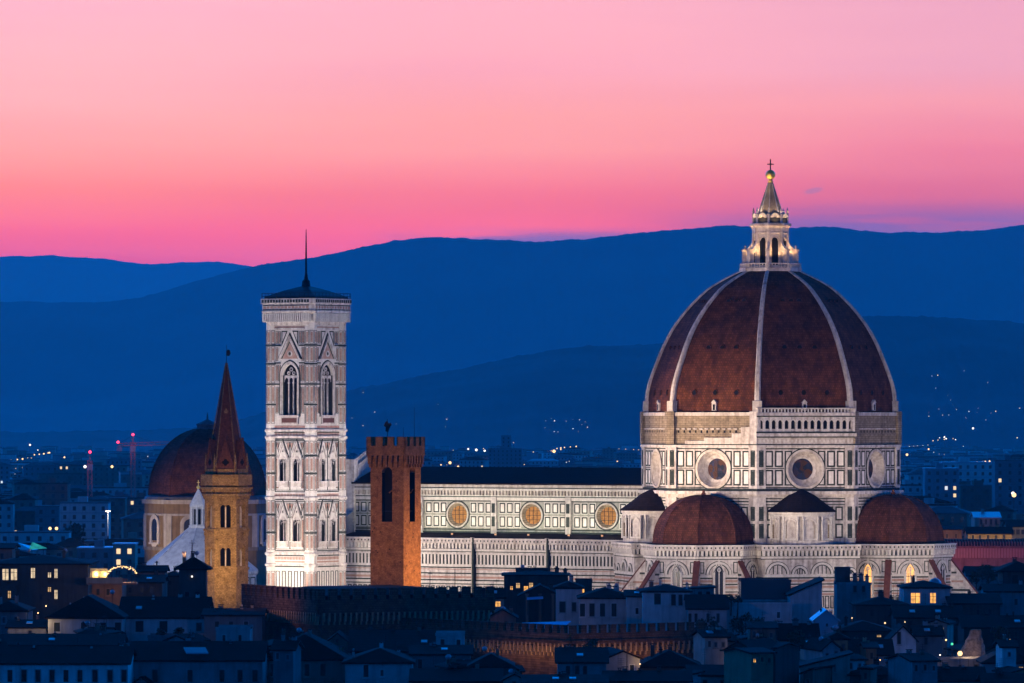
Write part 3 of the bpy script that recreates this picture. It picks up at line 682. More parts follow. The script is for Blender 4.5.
# --- nave, aisles, front
UW, UE = -108.0, -26.0
def bays(mb, F, base, side):
    pass
nave = MB(); nwin = []
Fs = Fc((0, -10.8), R(270))      # u = east
cen = (-37.7, -58.2, -78.7, -99.2)
holes = [(c - 3.4, c + 3.4, 29.3, 36.1) for c in cen]
for F in (Fs, Fc((0, 10.8), R(90))):
    sg = 1 if F is Fs else -1
    hs = holes if sg > 0 else [(-b, -a, c, d_) for a, b, c, d_ in holes]
    lo, hi = (UW, UE) if sg > 0 else (-UE, -UW)
    nave.fwall(F, lo, hi, 20, 40.0, hs, CLER)
    for h0 in hs:
        c = (h0[0] + h0[1]) / 2; zc = 32.7
        nave.froundhole(F, c, zc, 2.75, 3.4, CLER); nave.fring(F, c, zc, 2.75, 3.05, -.1, .18, CORN, n=32); nave.fring(F, c, zc, 3.15, 3.4, -.1, .12, GREEN, n=32)
        nave.fring(F, c, zc, 2.1, 2.75, -.9, .02, ROUGHST, n=32, rd=-.7)
    if sg < 0: continue
    for i, c in enumerate(cen):
        w = MB(); w.fdisc(F, c, 32.7, 2.15, -.76, TANWIN, 28)
        for q in (-1.05, 0, 1.05):
            hgt = math.sqrt(2.1 ** 2 - q * q); w.fbox(F, c + q - .05, c + q + .05, 32.7 - hgt, 32.7 + hgt, -.76, -.70, IRON); w.fbox(F, c - hgt, c + hgt, 32.65 + q, 32.75 + q, -.76, -.69, IRON)
        nwin.append(w)
        b0, b1 = (c - 10.25, c + 10.25)
        nave.fbox(F, c + 9.6, c + 11.0, 28, 37.0, -.1, .7, MARB)      # flat buttress between the bays
        for z0, z1 in ((33.2, 35.5), (30.0, 32.4)): nave.fframe(F, c + 9.85, c + 10.75, z0, z1, .25, .76, GREEN); nave.fquad(F, c + 10.1, c + 10.5, z0 + .25, z1 - .25, .73, GREEN)
        nave.fbox(F, c + 9.15, c + 9.5, 28, 37, -.1, .14, GREEN)
        for q in range(9):
            u = b0 + 1.15 + (18.7 / 9) * (q + .5)
            for z0, z1 in ((33.2, 35.6), (29.9, 32.4)):
                if abs(u - c) < 3.9:
                    if abs(u - c) < 1.5 : continue
                    zz0, zz1 = (35.0, 35.7) if z0 > 33 else (29.75, 30.4)
                    continue
                nave.fframe(F, u - .78, u + .78, z0, z1, .30, .07, GREEN); nave.fquad(F, u - .48, u + .48, z0 + .3, z1 - .3, .03, PALE); nave.fframe(F, u - .93, u + .93, z0 - .15, z1 + .15, .14, .05, PALE)
    for z0, z1, dd, mm in ((29.1, 29.4, .12, GREEN), (35.9, 36.15, .1, GREEN), (36.15, 36.9, .3, MARB2), (36.9, 37.15, .2, GREEN), (37.15, 37.4, .5, MARB2), (38.5, 39.0, .95, MARB2),
                           (39.0, 39.25, .7, GREEN), (39.25, 40.0, 1.1, CORN), (28.4, 28.8, .4, GREEN)):
        nave.fbox(F, lo, hi, z0, z1, -.2, dd, mm)
    n = int((hi - lo) / .9)
    nave.fquad(F, lo, hi, 37.4, 38.5, .02, GREEN)
    for q in range(n):
        u = lo + (hi - lo) * (q + .5) / n; nave.fplate(F, [(u - .2, 37.4), (u + .2, 37.4), (u + .3, 38.5), (u - .3, 38.5)], 0, .75, CORN)
nv = nave.build('nave', cath)
for w in nwin: w.build('round_window', nv)
r = MB()
for s in (-1, 1): r.hexa([(UW, s * 12.0, 39.9), (UE, s * 12.0, 39.9), (UE, 0, 43.6), (UW, 0, 43.6), (UW, s * 12.0, 40.25), (UE, s * 12.0, 40.25), (UE, 0, 44.0), (UW, 0, 44.0)], RTILE)
r.build('nave_roof', nv)
ais = MB(); bts = []
for F, sg in ((Fc((0, -21.0), R(270)), 1), (Fc((0, 21.0), R(90)), -1)):
    lo, hi = (UW, UE) if sg > 0 else (-UE, -UW)
    ais.fwall(F, lo, hi, 0, 27.3, [], MARB)
    ais.poly([F.P(lo, 27.0, 0), F.P(hi, 27.0, 0), F.P(hi, 28.4, -10.3), F.P(lo, 28.4, -10.3)], RTILE2)
    if sg < 0: continue
    corbel_gallery(ais, F, lo, hi, 27.4, 0, 84)
    ais.fbox(F, lo, hi, 23.55, 23.8, -.1, .2, MARB2)
    n = 84
    ais.fquad(F, lo, hi, 21.2, 23.5, .02, GREEN)
    for q in range(n + 1): u = lo + (hi - lo) * q / n; ais.fbox(F, u - .25, u + .25, 21.2, 23.5, -.1, .12, MARB2)
    for z0, z1, dd, mm in ((20.6, 21.2, .25, MARB2), (20.3, 20.6, .08, GREEN), (19.9, 20.1, .05, PINK), (18.9, 19.2, .1, GREEN), (17.9, 18.4, .05, PINK), (17.3, 17.6, .1, GREEN), (16.7, 17.2, .25, MARB2),
                           (16.45, 16.7, .1, GREEN), (11.5, 12.0, .22, MARB2), (8.5, 9, .06, PINK), (5, 5.5, .1, GREEN)):
        ais.fbox(F, lo, hi, z0, z1, -.1, dd, mm)
    for q in range(56): u = lo + 1 + (hi - lo - 2) * q / 55; ais.fframe(F, u - .5, u + .5, 12.4, 16.1, .22, .09, GREEN)
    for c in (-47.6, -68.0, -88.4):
        b = MB(); b.fbox(F, c - .22, c + .1, 0, 27.3, -.1, .8, CORN); b.fbox(F, c - .3, c + .2, 26.5, 27.6, 0, 1.2, CORN); b.fbox(F, c + .12, c + .62, 0, 27.5, 0, 1.15, GREEN)  # green strip on the right paints the pier's shaded side
        for z in (23.7, 20.8, 16.8, 12): b.fbox(F, c - .28, c + .11, z, z + .4, 0, .95, CORN)
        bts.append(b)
aisle = ais.build('aisle', cath)
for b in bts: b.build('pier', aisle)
fr = MB(); G = Fc((UW - 2.2, 0), R(180))
out_ = [(-21.5, 0), (21.5, 0), (21.5, 29.5), (10.9, 33.5), (10.9, 43.8), (0, 48.6), (-10.9, 43.8), (-10.9, 33.5), (-21.5, 29.5)]
fr.fplate(G, out_, -2.4, 0, MARB2)
for s in (-1, 1):
    a_, b_ = (s * 11.2, 43.9), (0, 48.8)
    for q in range(14):
        t = q / 13; u = a_[0] * (1 - t); z = a_[1] + (b_[1] - a_[1]) * t
        fr.fbox(G, u - .18, u + .18, z - .1, z + 1.0, -1.9, -1.6, MARB2)
    fr.loft([[G.P(a_[0], a_[1] + 1.0, -2.1), G.P(a_[0], a_[1] + 1.0, -1.4), G.P(a_[0], a_[1] + 1.4, -1.4), G.P(a_[0], a_[1] + 1.4, -2.1)], [G.P(0, b_[1] + 1.0, -2.1), G.P(0, b_[1] + 1.0, -1.4), G.P(0, b_[1] + 1.4, -1.4), G.P(0, b_[1] + 1.4, -2.1)]], MARB)
    fr.loft([[G.P(a_[0], a_[1] - .9, -2.7), G.P(a_[0], a_[1] - .9, .4), G.P(a_[0], a_[1], .4), G.P(a_[0], a_[1], -2.7)], [G.P(0, b_[1] - .9, -2.7), G.P(0, b_[1] - .9, .4), G.P(0, b_[1], .4), G.P(0, b_[1], -2.7)]], CORN)
    fr.fbox(G, s * 10.9 - .9, s * 10.9 + .9, 28, 45.8, -2.8, .5, MARB)
fr.build('front', cath)

# ------------------------------------------------------------------ bell tower
bt = empty('bell_tower', (-48.8, 1325, 0), R(-35)); BM = Matrix.Translation((-48.8, 1325, 0)) @ Matrix.Rotation(R(-35), 4, 'Z')
tag(bt, 'tall square marble bell tower with pink and green panels and a dark low roof', 'bell tower')
HS, WA = 5.72, 6.3
sh = MB(); tri = []; bif = []
levels = ((0, 12), (12, 23.4), (24.0, 36.6), (38.0, 50.8), (53.0, 77.6))
def corner_panels(m, cx_, cy_):
    for k in range(8):
        a = R(45 * k)
        if math.cos(a) * cx_ + math.sin(a) * cy_ < -.1: continue
        G = Fc((cx_ + 1.386 * math.cos(a), cy_ + 1.386 * math.sin(a)), a)
        for z0, z1 in ((2, 11), (13, 19.5), (24.6, 28.4), (28.9, 32.6), (33.1, 36.2), (38.6, 42.4), (42.9, 46.6), (47.1, 50.3), (54.4, 58.6), (59.2, 63.4), (64.0, 68.2), (68.9, 72.6), (73.2, 76.4)):
            m.fframe(G, -.46, .46, z0, z1, .1, .05, GREEN); m.fquad(G, -.24, .24, z0 + .4, z1 - .4, .04, PINK)
for ix in (-1, 1):
    for iy in (-1, 1):
        cx_, cy_ = ix * HS, iy * HS
        sh.lathe([(1.5, 0), (1.5, 78.0)], 8, MARB2, (cx_, cy_), A8)
        for z in (12.0, 20.8, 23.4, 36.6, 50.9, 52.6): sh.lathe([(1.5, z - .3), (1.85, z), (1.85, z + .45), (1.5, z + .6)], 8, MARB, (cx_, cy_), A8)
        for z in (58.9, 63.7, 68.5, 72.9, 28.65, 32.85, 42.65, 46.85): sh.lathe([(1.5, z - .2), (1.62, z - .1), (1.62, z + .12), (1.5, z + .2)], 8, GREEN, (cx_, cy_), A8)
        corner_panels(sh, cx_, cy_)
for k in range(4):
    a = R(90 * k); F = Fc((WA * math.cos(a), WA * math.sin(a)), a); h = 4.75
    TRI = (-2.05, 2.05, 56.4, 68.4)
    twin = [(s * 2.05 - .95, s * 2.05 + .95, z0, z1) for s in (-1, 1) for z0, z1 in ((26.6, 32.6), (40.8, 46.9))]
    sh.fwall(F, -h, h, 0, 78, [TRI] + twin, MARB2)
    # storey bands
    for z, t in ((12.0, .5), (20.8, .45), (23.4, .6), (36.6, .6), (50.9, .6), (52.5, .55)):
        sh.fbox(F, -h, h, z, z + t, -.1, .55, MARB); sh.fbox(F, -h, h, z - .3, z, -.1, .2, GREEN)
    for z in (22.6, 37.5, 51.9):
        for q in range(20): sh.fbox(F, -4.5 + .45 * q, -4.28 + .45 * q, z - .35, z + .35, -.1, .12, PINK)
    for q in range(5):    # blind panels low down
        u = -3.6 + 1.8 * q; sh.fframe(F, u - .55, u + .55, 13.2, 19.6, .18, .1, GREEN)
    sh.fbox(F, -h, h, 21.6, 21.95, -.1, .05, PINK)
    # twin-window storeys
    for z0, z1 in ((24.3, 36.1), (38.2, 50.5)):
        sh.fframe(F, -4.5, 4.5, z0, z1, .22, .09, GREEN); sh.fframe(F, -4.15, 4.15, z0 + .4, z1 - .4, .12, .07, GREEN)
        sh.fbox(F, -.1, .1, z0 + .5, z1 - .5, -.1, .1, GREEN)
        for s in (-1, 1):
            sh.fquad(F, s * 3.75 - .22, s * 3.75 + .22, z0 + 1.0, z1 - 4.5, .03, PINK); sh.fframe(F, s * 3.75 - .34, s * 3.75 + .34, z0 + .9, z1 - 4.4, .1, .06, GREEN)
            sh.fframe(F, s * 3.75 - .34, s * 3.75 + .34, z1 - 3.6, z1 - .9, .1, .06, GREEN)
            for g in (-1.55, 0, 1.55):
                c = s * 2.05 + g * 1.0
                if abs(g) > 1: sh.fplate(F, [(c - .4, z1 - .7), (c, z1 - 2.1), (c + .4, z1 - .7)], -.05, .05, PINK); sh.fplate(F, [(c - .6, z1 - .62), (c, z1 - 2.6), (c + .6, z1 - .62)], -.08, .03, GREEN)
    for u0, u1, z0, z1 in twin:
        c = (u0 + u1) / 2; b = MB()
        b.frecess(F, u0, u1, z0, z1, .55, GREEN, VOID); b.farchhead(F, u0, u1, z1 - 1.4, z1, -.5, .02, MARB2, True)  # green jambs carry the shade of the opening in their colour
        b.fbox(F, c - .09, c + .09, z0, z1 - 1.2, -.4, -.2, MARB); b.fring(F, c, z1 - 1.15, .25, .42, -.5, -.3, MARB, n=10)
        for s in (-1, 1):
            b.farchhead(F, min(c, c + s * .95), max(c, c + s * .95), z1 - 2.2, z1 - 1.55, -.5, -.3, MARB, True, 5)
            b.fbox(F, c + s * 1.1 - .15, c + s * 1.1 + .15, z0 - .2, z1 - 1.2, -.05, .3, MARB)
            b.fbox(F, c + s * 1.42 - .1, c + s * 1.42 + .1, z0 - .2, z1 + .2, -.05, .2, MARB2)
        # gable
        b.loft([[F.P(c - 1.5, z1 - .9, -.05), F.P(c + 1.5, z1 - .9, -.05), F.P(c, z1 + 3.0, -.05)], [F.P(c - 1.5, z1 - .9, -.02), F.P(c + 1.5, z1 - .9, -.02), F.P(c, z1 + 3.0, -.02)]], MARB)
        for s in (-1, 1):
            b.fplate(F, [(c + s * 1.6, z1 - .6), (c + s * 1.25, z1 - .6), (c, z1 + 2.6), (c, z1 + 3.4)], 0, .32, MARB)
            b.fplate(F, [(c + s * 1.85, z1 - .5), (c + s * 1.6, z1 - .5), (c, z1 + 3.4), (c, z1 + 3.95)], 0, .12, GREEN)
        b.fring(F, c, z1 + .95, .22, .42, -.05, .16, MARB, n=12); b.fdisc(F, c, z1 + .95, .24, .06, GREEN, 10)
        b.fbox(F, u0 - .7, u1 + .7, z0 - 1.35, z0 - .15, -.05, .35, MARB); b.fbox(F, u0 - .5, u1 + .5, z0 - 1.1, z0 - .5, .3, .38, CORN); b.fbox(F, u0 - .9, u1 + .9, z0 - .15, z0, -.05, .5, MARB2)
        bif.append(b)
    # belfry storey
    b = MB(); u0, u1, z0, z1 = TRI
    b.frecess(F, u0, u1, z0, z1, .85, GREEN, VOID); b.farchhead(F, u0, u1, 65.8, 68.4, -.6, .02, MARB2, True, 10)
    for c in (-.68, .68):
        b.fbox(F, c - .13, c + .13, z0, 65.0, -.7, -.35, MARB); b.fbox(F, c - .22, c + .22, 63.8, 64.2, -.75, -.3, MARB)
    for c in (-1.36, 0, 1.36): b.farchhead(F, c - .68, c + .68, 64.2, 65.3, -.65, -.4, MARB, True, 6)
    b.fwall(F, u0, u1, 65.3, 65.75, [], MARB, -.42)
    for c, zc, r_ in ((-.72, 66.3, .45), (.72, 66.3, .45), (0, 67.2, .5)): b.fring(F, c, zc, r_ * .55, r_, -.65, -.4, MARB, n=12)
    for rr, dd in ((2.1, .12), (2.45, .28), (2.8, .1)):
        mm = MARB if rr != 2.8 else GREEN
        H = 2.6 + rr - 2.05; w = rr; cr_ = (w * w + H * H) / (2 * w); n = 12; am = math.asin(min(1, H / cr_))
        for s in (-1, 1):
            ar = lambda off: [(s * (-(w + off) + (cr_ + off) - (cr_ + off) * math.cos(am * q / n)), 65.8 + (cr_ + off) * math.sin(am * q / n)) for q in range(n + 1)]
            p0, p1 = ar(0), ar(.3)
            for q in range(n): b.loft([[F.P(*p0[q], 0), F.P(*p0[q + 1], 0), F.P(*p1[q + 1], 0), F.P(*p1[q], 0)], [F.P(*p0[q], dd), F.P(*p0[q + 1], dd), F.P(*p1[q + 1], dd), F.P(*p1[q], dd)]], mm)
            b.fbox(F, min(-s * w, -s * (w + .3)), max(-s * w, -s * (w + .3)), 56.0, 65.8, 0, dd, mm)
    for s in (-1, 1):
        b.fplate(F, [(s * 3.3, 69.6), (s * 2.75, 69.6), (0, 74.2), (0, 75.2)], 0, .45, MARB)
        b.fplate(F, [(s * 3.65, 69.6), (s * 3.3, 69.6), (0, 75.2), (0, 75.9)], 0, .14, GREEN)
        b.fplate(F, [(s * 2.6, 69.7), (s * 2.35, 69.7), (0, 73.5), (0, 74.0)], 0, .1, GREEN)
    b.fplate(F, [(-2.3, 69.7), (2.3, 69.7), (0, 73.4)], 0, .05, PINK)
    b.fring(F, 0, 70.9, .4, .75, 0, .16, MARB, n=14); b.fdisc(F, 0, 70.9, .42, .08, GREEN, 12)
    b.fbox(F, -2.6, 2.6, 54.3, 55.9, -.05, .35, MARB); b.fbox(F, -2.2, 2.2, 54.6, 55.7, .3, .38, stone('dark_red_marble', (.12, .05, .045), (.08, .04, .035), 2, (.6, .6, .6), .4))
    b.fbox(F, -2.9, 2.9, 55.95, 56.35, -.05, .55, MARB)
    tri.append(b)
    for s in (-1, 1):
        for c, w in ((3.05, .3), (3.85, .34)):
            for z0, z1 in ((56.8, 63.0), (64.4, 68.3), (69.2, 72.4), (73.3, 76.2)):
                if c < 3.5 and 69 < z0 < 73: continue
                sh.fframe(F, s * c - w, s * c + w, z0, z1, .1, .07, GREEN); sh.fquad(F, s * c - w + .16, s * c + w - .16, z0 + .25, z1 - .25, .03, PINK)
        sh.fframe(F, min(s * .5, s * 2.2), max(s * .5, s * 2.2), 74.3 + .6, 76.4, .12, .07, GREEN) if False else None
        sh.fplate(F, [(s * .7, 76.3), (s * 2.5, 76.3), (s * 2.5, 72.6)], -.02, .05, GREEN); sh.fplate(F, [(s * 1.1, 76.0), (s * 2.2, 76.0), (s * 2.2, 73.8)], .02, .08, MARB)
        for z in (63.7, 68.7, 72.85): sh.fbox(F, min(s * 2.75, s * h), max(s * 2.75, s * h), z - .16, z + .16, -.05, .16, GREEN)
    sh.fbox(F, -h, h, 76.6, 77.0, -.1, .25, MARB); sh.fbox(F, -h, h, 77.0, 77.3, -.1, .12, PINK); sh.fbox(F, -h, h, 53.3, 53.9, -.1, .14, PINK)
shaft = sh.build('shaft', bt)
for b in bif: b.build('twin_window', shaft)
for b in tri: b.build('belfry_window', shaft)
cr = MB()
def sq(hw, z, ch=1.1): return [(hw, -hw + ch, z), (hw, hw - ch, z), (hw - ch, hw, z), (-hw + ch, hw, z), (-hw, hw - ch, z), (-hw, -hw + ch, z), (-hw + ch, -hw, z), (hw - ch, -hw, z)]
cr.loft([sq(7.1, 77.6), sq(7.2, 78.2), sq(7.25, 78.3), sq(7.25, 80.2), sq(8.0, 80.6), sq(8.05, 81.0), sq(7.9, 81.1), sq(7.9, 82.6), sq(8.15, 82.7), sq(8.15, 83.9)], MARB)
for k in range(4):
    a = R(90 * k)
    F = Fc((7.25 * math.cos(a), 7.25 * math.sin(a)), a)
    for q in range(22):
        u = -6.6 + 13.2 * q / 21; cr.fplate(F, [(u - .17, 78.4), (u + .17, 78.4), (u + .22, 80.4), (u - .22, 80.4)], 0, .7, MARB2)
    cr.fquad(F, -6.6, 6.6, 78.5, 80.1, .02, GREEN)
    F = Fc((7.9 * math.cos(a), 7.9 * math.sin(a)), a); cr.fbox(F, -6.8, 6.8, 81.2, 81.4, -.1, .06, GREEN); cr.fbox(F, -6.8, 6.8, 82.2, 82.4, -.1, .06, GREEN)
    for q in range(13): u = -6.3 + 1.05 * q; cr.fquad(F, u - .38, u + .38, 81.55, 82.1, .03, PINK)
    F = Fc((8.15 * math.cos(a), 8.15 * math.sin(a)), a)
    for q in range(17): u = -6.7 + 13.4 * q / 16; cr.fbox(F, u - .3, u + .3, 82.95, 83.65, -.1, .05, GREEN)
cr.build('cornice', bt)
r = MB(); r.loft([sq(7.7, 83.95), sq(7.4, 84.4, .9), sq(4.0, 85.9, .5), sq(1.0, 86.9, .15)], IRON); r.build('roof', bt)
r = MB()
for q in range(8): pass
pts = sq(8.0, 0)
for i in range(8):
    p, q_ = Vector(pts[i]), Vector(pts[(i + 1) % 8])
    n = max(1, int((q_ - p).length / 1.3))
    for j in range(n): c = p.lerp(q_, j / n); r.tube((c.x, c.y, 83.9), (c.x, c.y, 85.2), .05, .05, IRON, 4)
    for z in (84.5, 85.2): r.tube((p.x, p.y, z), (q_.x, q_.y, z), .05, .05, IRON, 4)
r.build('railing', bt)
r = MB(); r.lathe([(1.1, 86.7), (.9, 88.2), (.5, 88.6), (.28, 90)], 8, IRON); r.lathe([(.28, 90), (.2, 96), (.1, 100.3), (.03, 100.6)], 6, IRON); r.build('mast', bt)

# ------------------------------------------------------------------ brick tower of the palace
BT = (-20.6, 990.0); b0 = empty('brick_tower', (*BT, 0), R(-26.5)); tag(b0, 'square orange brick tower with battlements and a weathervane in front of the nave', 'tower')
hw = 3.3; m = MB()
for k in range(4):
    a = R(90 * k); F = Fc((hw * math.cos(a), hw * math.sin(a)), a)
    o0, o1 = (-1.0, 1.05)
    hole = (o0, o1, 37.2, 46.9)
    m.fwall(F, -hw, hw, 0, 48.5, [hole], BRICK); m.farchhead(F, o0, o1, 45.85, 46.9, -.9, 0, BRICK); m.frecess(F, o0, o1, 37.2, 46.9, 1.0, VOID, VOID)  # black jambs paint the opening's shade onto its sides
    m.fring(F, .025, 45.85, 1.05, 1.45, -.1, .06, BRICK, 0, math.pi, 12); m.fbox(F, o0 - .2, o1 + .2, 36.9, 37.2, -.1, .2, BRICK)
    m.fbox(F, o0, o1, 39.0, 39.12, -.6, -.5, IRON); m.fbox(F, -hw, hw, 30.6, 30.85, -.05, .07, BRICK)
    for q in range(14):
        u_, z_ = random.uniform(-2.9, 2.9), random.uniform(27, 47)
        if -1.6 < u_ < 1.7 and z_ > 36: continue
        m.fbox(F, u_ - .09, u_ + .09, z_, z_ + .22, -.1, .02, VOID); m.tube(F.P(.2, 42.3, -.4), F.P(1.0, 42.9, -.4), .12, .12, BRICK)
    H2 = hw + .55
    n = 7
    for q in range(n):
        u = -hw - .3 + (2 * hw + .6) * (q + .5) / n
        m.fplate(F, [(u - .2, 47.4), (u + .2, 47.4), (u + .3, 48.9), (u - .3, 48.9)], -.05, .55, BRICK)
        m.fplate(F, [(u - .14, 46.8), (u + .14, 46.8), (u + .2, 47.4), (u - .2, 47.4)], -.05, .35, BRICK)
    m.fbox(F, -H2, H2, 48.9, 50.6, .1, .55, BRICK)
    for q, (u0, u1) in enumerate(((-H2, -2.9), (-2.0, -.55), (.35, 1.6), (2.4, H2))):
        m.fbox(F, u0, u1, 50.6, 52.2, .1, .55, BRICK)
m.fbox(Fc((0, 0), 0), -hw, hw, 48.4, 48.7, -hw, hw, BRICK)
tw = m.build('shaft', b0)
m = MB(); m.tube((-1.0, -1.2, 48.7), (-1.0, -1.2, 55.3), .07, .05, IRON); F = Fc((-1.0, -1.2), R(280))
m.fplate(F, [(-.35, 53.2), (.1, 53.0), (.25, 53.5), (.55, 54.1), (.75, 54.3), (.6, 54.7), (.2, 54.6), (-.1, 55.0), (-.45, 54.7), (-.65, 54.1), (-.3, 53.9)], -.12, .12, IRON); m.build('weathervane', b0)
for x, y, zt in ((1.3, .5, 53.9), (2.9, 1.6, 57.4)):
    m = MB(); m.tube((x, y, 48.7), (x, y, zt), .05, .03, IRON, 5); m.build('antenna', b0)

# ------------------------------------------------------------------ hexagonal bell tower with spire
s0 = empty('spired_tower', (-51.9, 1016, 0), R(0)); tag(s0, 'slender hexagonal tawny stone bell tower with a pointed brown spire', 'bell tower')
RH = 3.95; ap = RH * math.cos(math.pi / 6); m = MB(); wn = []
for k in range(6):
    a = R(-90 + 60 * k); F = Fc((ap * math.cos(a), ap * math.sin(a)), a); h = RH / 2
    hs = [(-.95, .95, 28.7, 32.6), (-.95, .95, 35.7, 40.4)]
    m.fwall(F, -h, h, 0, 44.2, hs, BADIA)
    for z in (28.2, 35.2): m.fbox(F, -h - .1, h + .1, z - .2, z + .25, -.2, .22, BADIA)
    for q in range(5): m.fplate(F, [(-1.7 + .85 * q - .3, 34.2), (-1.7 + .85 * q + .3, 34.2), (-1.7 + .85 * q + .3, 34.75), (-1.7 + .85 * q, 35.0), (-1.7 + .85 * q - .3, 34.75)], -.05, .14, BADIA)
    for z, n_, pr in ((41.4, 6, .4), (42.6, 7, .65)):
        for q in range(n_):
            u = -h + 2 * h * (q + .5) / n_; m.fbox(F, u - .17, u + .17, z - .5, z, -.05, pr, BADIA)
        m.fbox(F, -h - pr * .58, h + pr * .58, z, z + .4, -.1, pr + .05, BADIA)
    m.fbox(F, -h - .35, h + .35, 43.3, 45.3, -.2, .62, BADIA)
    for q in range(9):
        u_, z_ = random.uniform(-1.7, 1.7), random.choice((24.6, 26.6, 29.6, 31.8, 36.5, 38.7, 33.4))
        if abs(u_) > 1.15: m.fbox(F, u_ - .08, u_ + .08, z_, z_ + .2, -.1, .02, VOID)
    for z_ in (26.0, 33.2, 40.7): m.fbox(F, -h, h, z_, z_ + .16, -.05, .10, BADIA)
    for (u0, u1, z0, z1) in hs:
        b = MB(); b.frecess(F, u0, u1, z0, z1, 1.0, BADIA, VOID); b.fbox(F, -.12, .12, z0, z1 - .6, -.5, -.2, CORN)
        for c in (-.48, .48): b.farchhead(F, c - .47, c + .47, z1 - 1.4, z1 - .6, -.5, -.15, BADIA, False, 6)
        b.fquad(F, u0, u1, z1 - .6, z1, -.15, BADIA); b.fring(F, 0, z1 - 1.0, 1.1, 1.4, -.05, .1, BADIA, 0, math.pi, 12); wn.append(b)
ho = m.build('shaft', s0)
for b in wn: b.build('twin_window', ho)
m = MB()
m.lathe([(3.75, 45.3), (3.6, 46.6), (2.75, 50.0), (.12, 65.6)], 6, SPIRE, (0, 0), 0)
for k in range(6):
    a = R(60 * k); m.tube((3.55 * math.cos(a), 3.55 * math.sin(a), 46.6), (.14 * math.cos(a), .14 * math.sin(a), 65.6), .13, .06, BADIA, 5)
sp = m.build('spire', s0)
for k in range(6):
    a = R(-90 + 60 * k); F = Fc((3.0 * math.cos(a), 3.0 * math.sin(a)), a); b = MB()
    b.fplate(F, [(-1.3, 45.3), (1.3, 45.3), (1.3, 47.0), (0, 51.6), (-1.3, 47.0)], -1.6, .35, SPIRE)
    b.fbox(F, -1.45, 1.45, 45.4, 46.3, .2, .5, BADIA)
    for s in (-1, 1): b.fplate(F, [(s * 1.45, 46.9), (s * 1.15, 46.9), (0, 51.1), (0, 52.0)], .3, .5, SPIRE)
    for q in range(4): A = math.tau * q / 4; b.fdisc(F, .33 * math.cos(A), 47.5 + .33 * math.sin(A), .32, .38, VOID, 8)
    b.fdisc(F, 0, 47.5, .28, .381, VOID, 8)
    b.build('gable', sp)
    c = F.P(1.75, 0, .3); b = MB(); b.lathe([(.22, 45.3), (.22, 47.2), (.3, 47.3), (.04, 49.2)], 5, BADIA, c[:2]); b.build('pinnacle', sp)
b = MB(); F = Fc((2.2 * math.cos(R(-90)), 2.2 * math.sin(R(-90))), R(-90)); b.fbox(F, -.3, .3, 55.0, 56.6, -1.2, -.75, BADIA); b.fplate(F, [(-.45, 56.6), (.45, 56.6), (0, 57.4)], -1.2, -.7, BADIA); b.build('dormer', sp)
m = MB(); m.tube((0, 0, 65.5), (0, 0, 68.8), .06, .04, IRON); F = Fc((0, 0), R(-80)); m.fplate(F, [(0, 66.9), (.5, 66.8), (.75, 67.3), (.6, 67.9), (.2, 68.0), (0, 67.6)], -.06, .06, IRON); m.build('weathervane', s0)

# ------------------------------------------------------------------ domed chapel far left
ch = empty('domed_chapel', (-88.8, 1630, 0), R(-14)); tag(ch, 'ochre chapel with a big plain dark red dome behind the spired tower', 'chapel')
m = MB(); RC = 18.4; ap = RC * math.cos(math.pi / 8); wn = []
for k in range(8):
    a = R(-90 + 45 * k); F = Fc((ap * math.cos(a), ap * math.sin(a)), a); h = ap * T8
    m.fwall(F, -h, h, 0, 31.6, [], OCHRE)
    m.fbox(F, -h - .4, h + .4, 31.0, 32.2, -.3, .7, WHITE); m.fbox(F, -h, h, 27.6, 28.2, -.1, .25, WHITE); m.fbox(F, -h, h, 17.5, 18.5, -.1, .4, CREAM)
    for s in (-1, 1): m.fbox(F, min(s * (h - 1.5), s * (h + .1)), max(s * (h - 1.5), s * (h + .1)), 18.5, 27.6, -.1, .3, WHITE)
    b = MB()
    b.fplate(F, [(-1.7, 20.4), (1.7, 20.4), (1.7, 25.0)] + [(1.7 * math.cos(math.pi * q / 8), 25.0 + 1.7 * math.sin(math.pi * q / 8)) for q in range(1, 9)], 0, .35, GLASS)
    for s in (-1, 1): b.fbox(F, s * 2.3 - .6, s * 2.3 + .6, 19.8, 25, -.05, .5, WHITE)
    b.fring(F, 0, 25.0, 1.7, 2.9, -.05, .5, WHITE, 0, math.pi, 14); b.fbox(F, -3.1, 3.1, 19.3, 19.8, -.05, .7, WHITE); b.fplate(F, [(-1.9, 19.3), (1.9, 19.3), (1.2, 18.6), (-1.2, 18.6)], -.05, .5, WHITE)
    b.fbox(F, -.12, .12, 20.4, 26.6, .3, .42, IRON); b.fbox(F, -1.7, 1.7, 23, 23.15, .3, .42, IRON); wn.append(b)
wl = m.build('drum', ch)
for b in wn: b.build('arched_window', wl)
m = MB(); m.lathe([(18.7, 32.2), (18.3, 33.0), (17.4, 33.4)], 16, LEAD, (0, 0), R(11)); m.lathe([(17.3, 33.2)] + [(17.2 * math.cos(t) ** .95, 33.4 + 19.6 * math.sin(t)) for t in [math.pi / 2 * q / 16 for q in range(1, 15)]] + [(2.2, 52.8)], 8, HTILE, (0, 0), R(22.5 - 0))
dm = m.build('dome', ch)
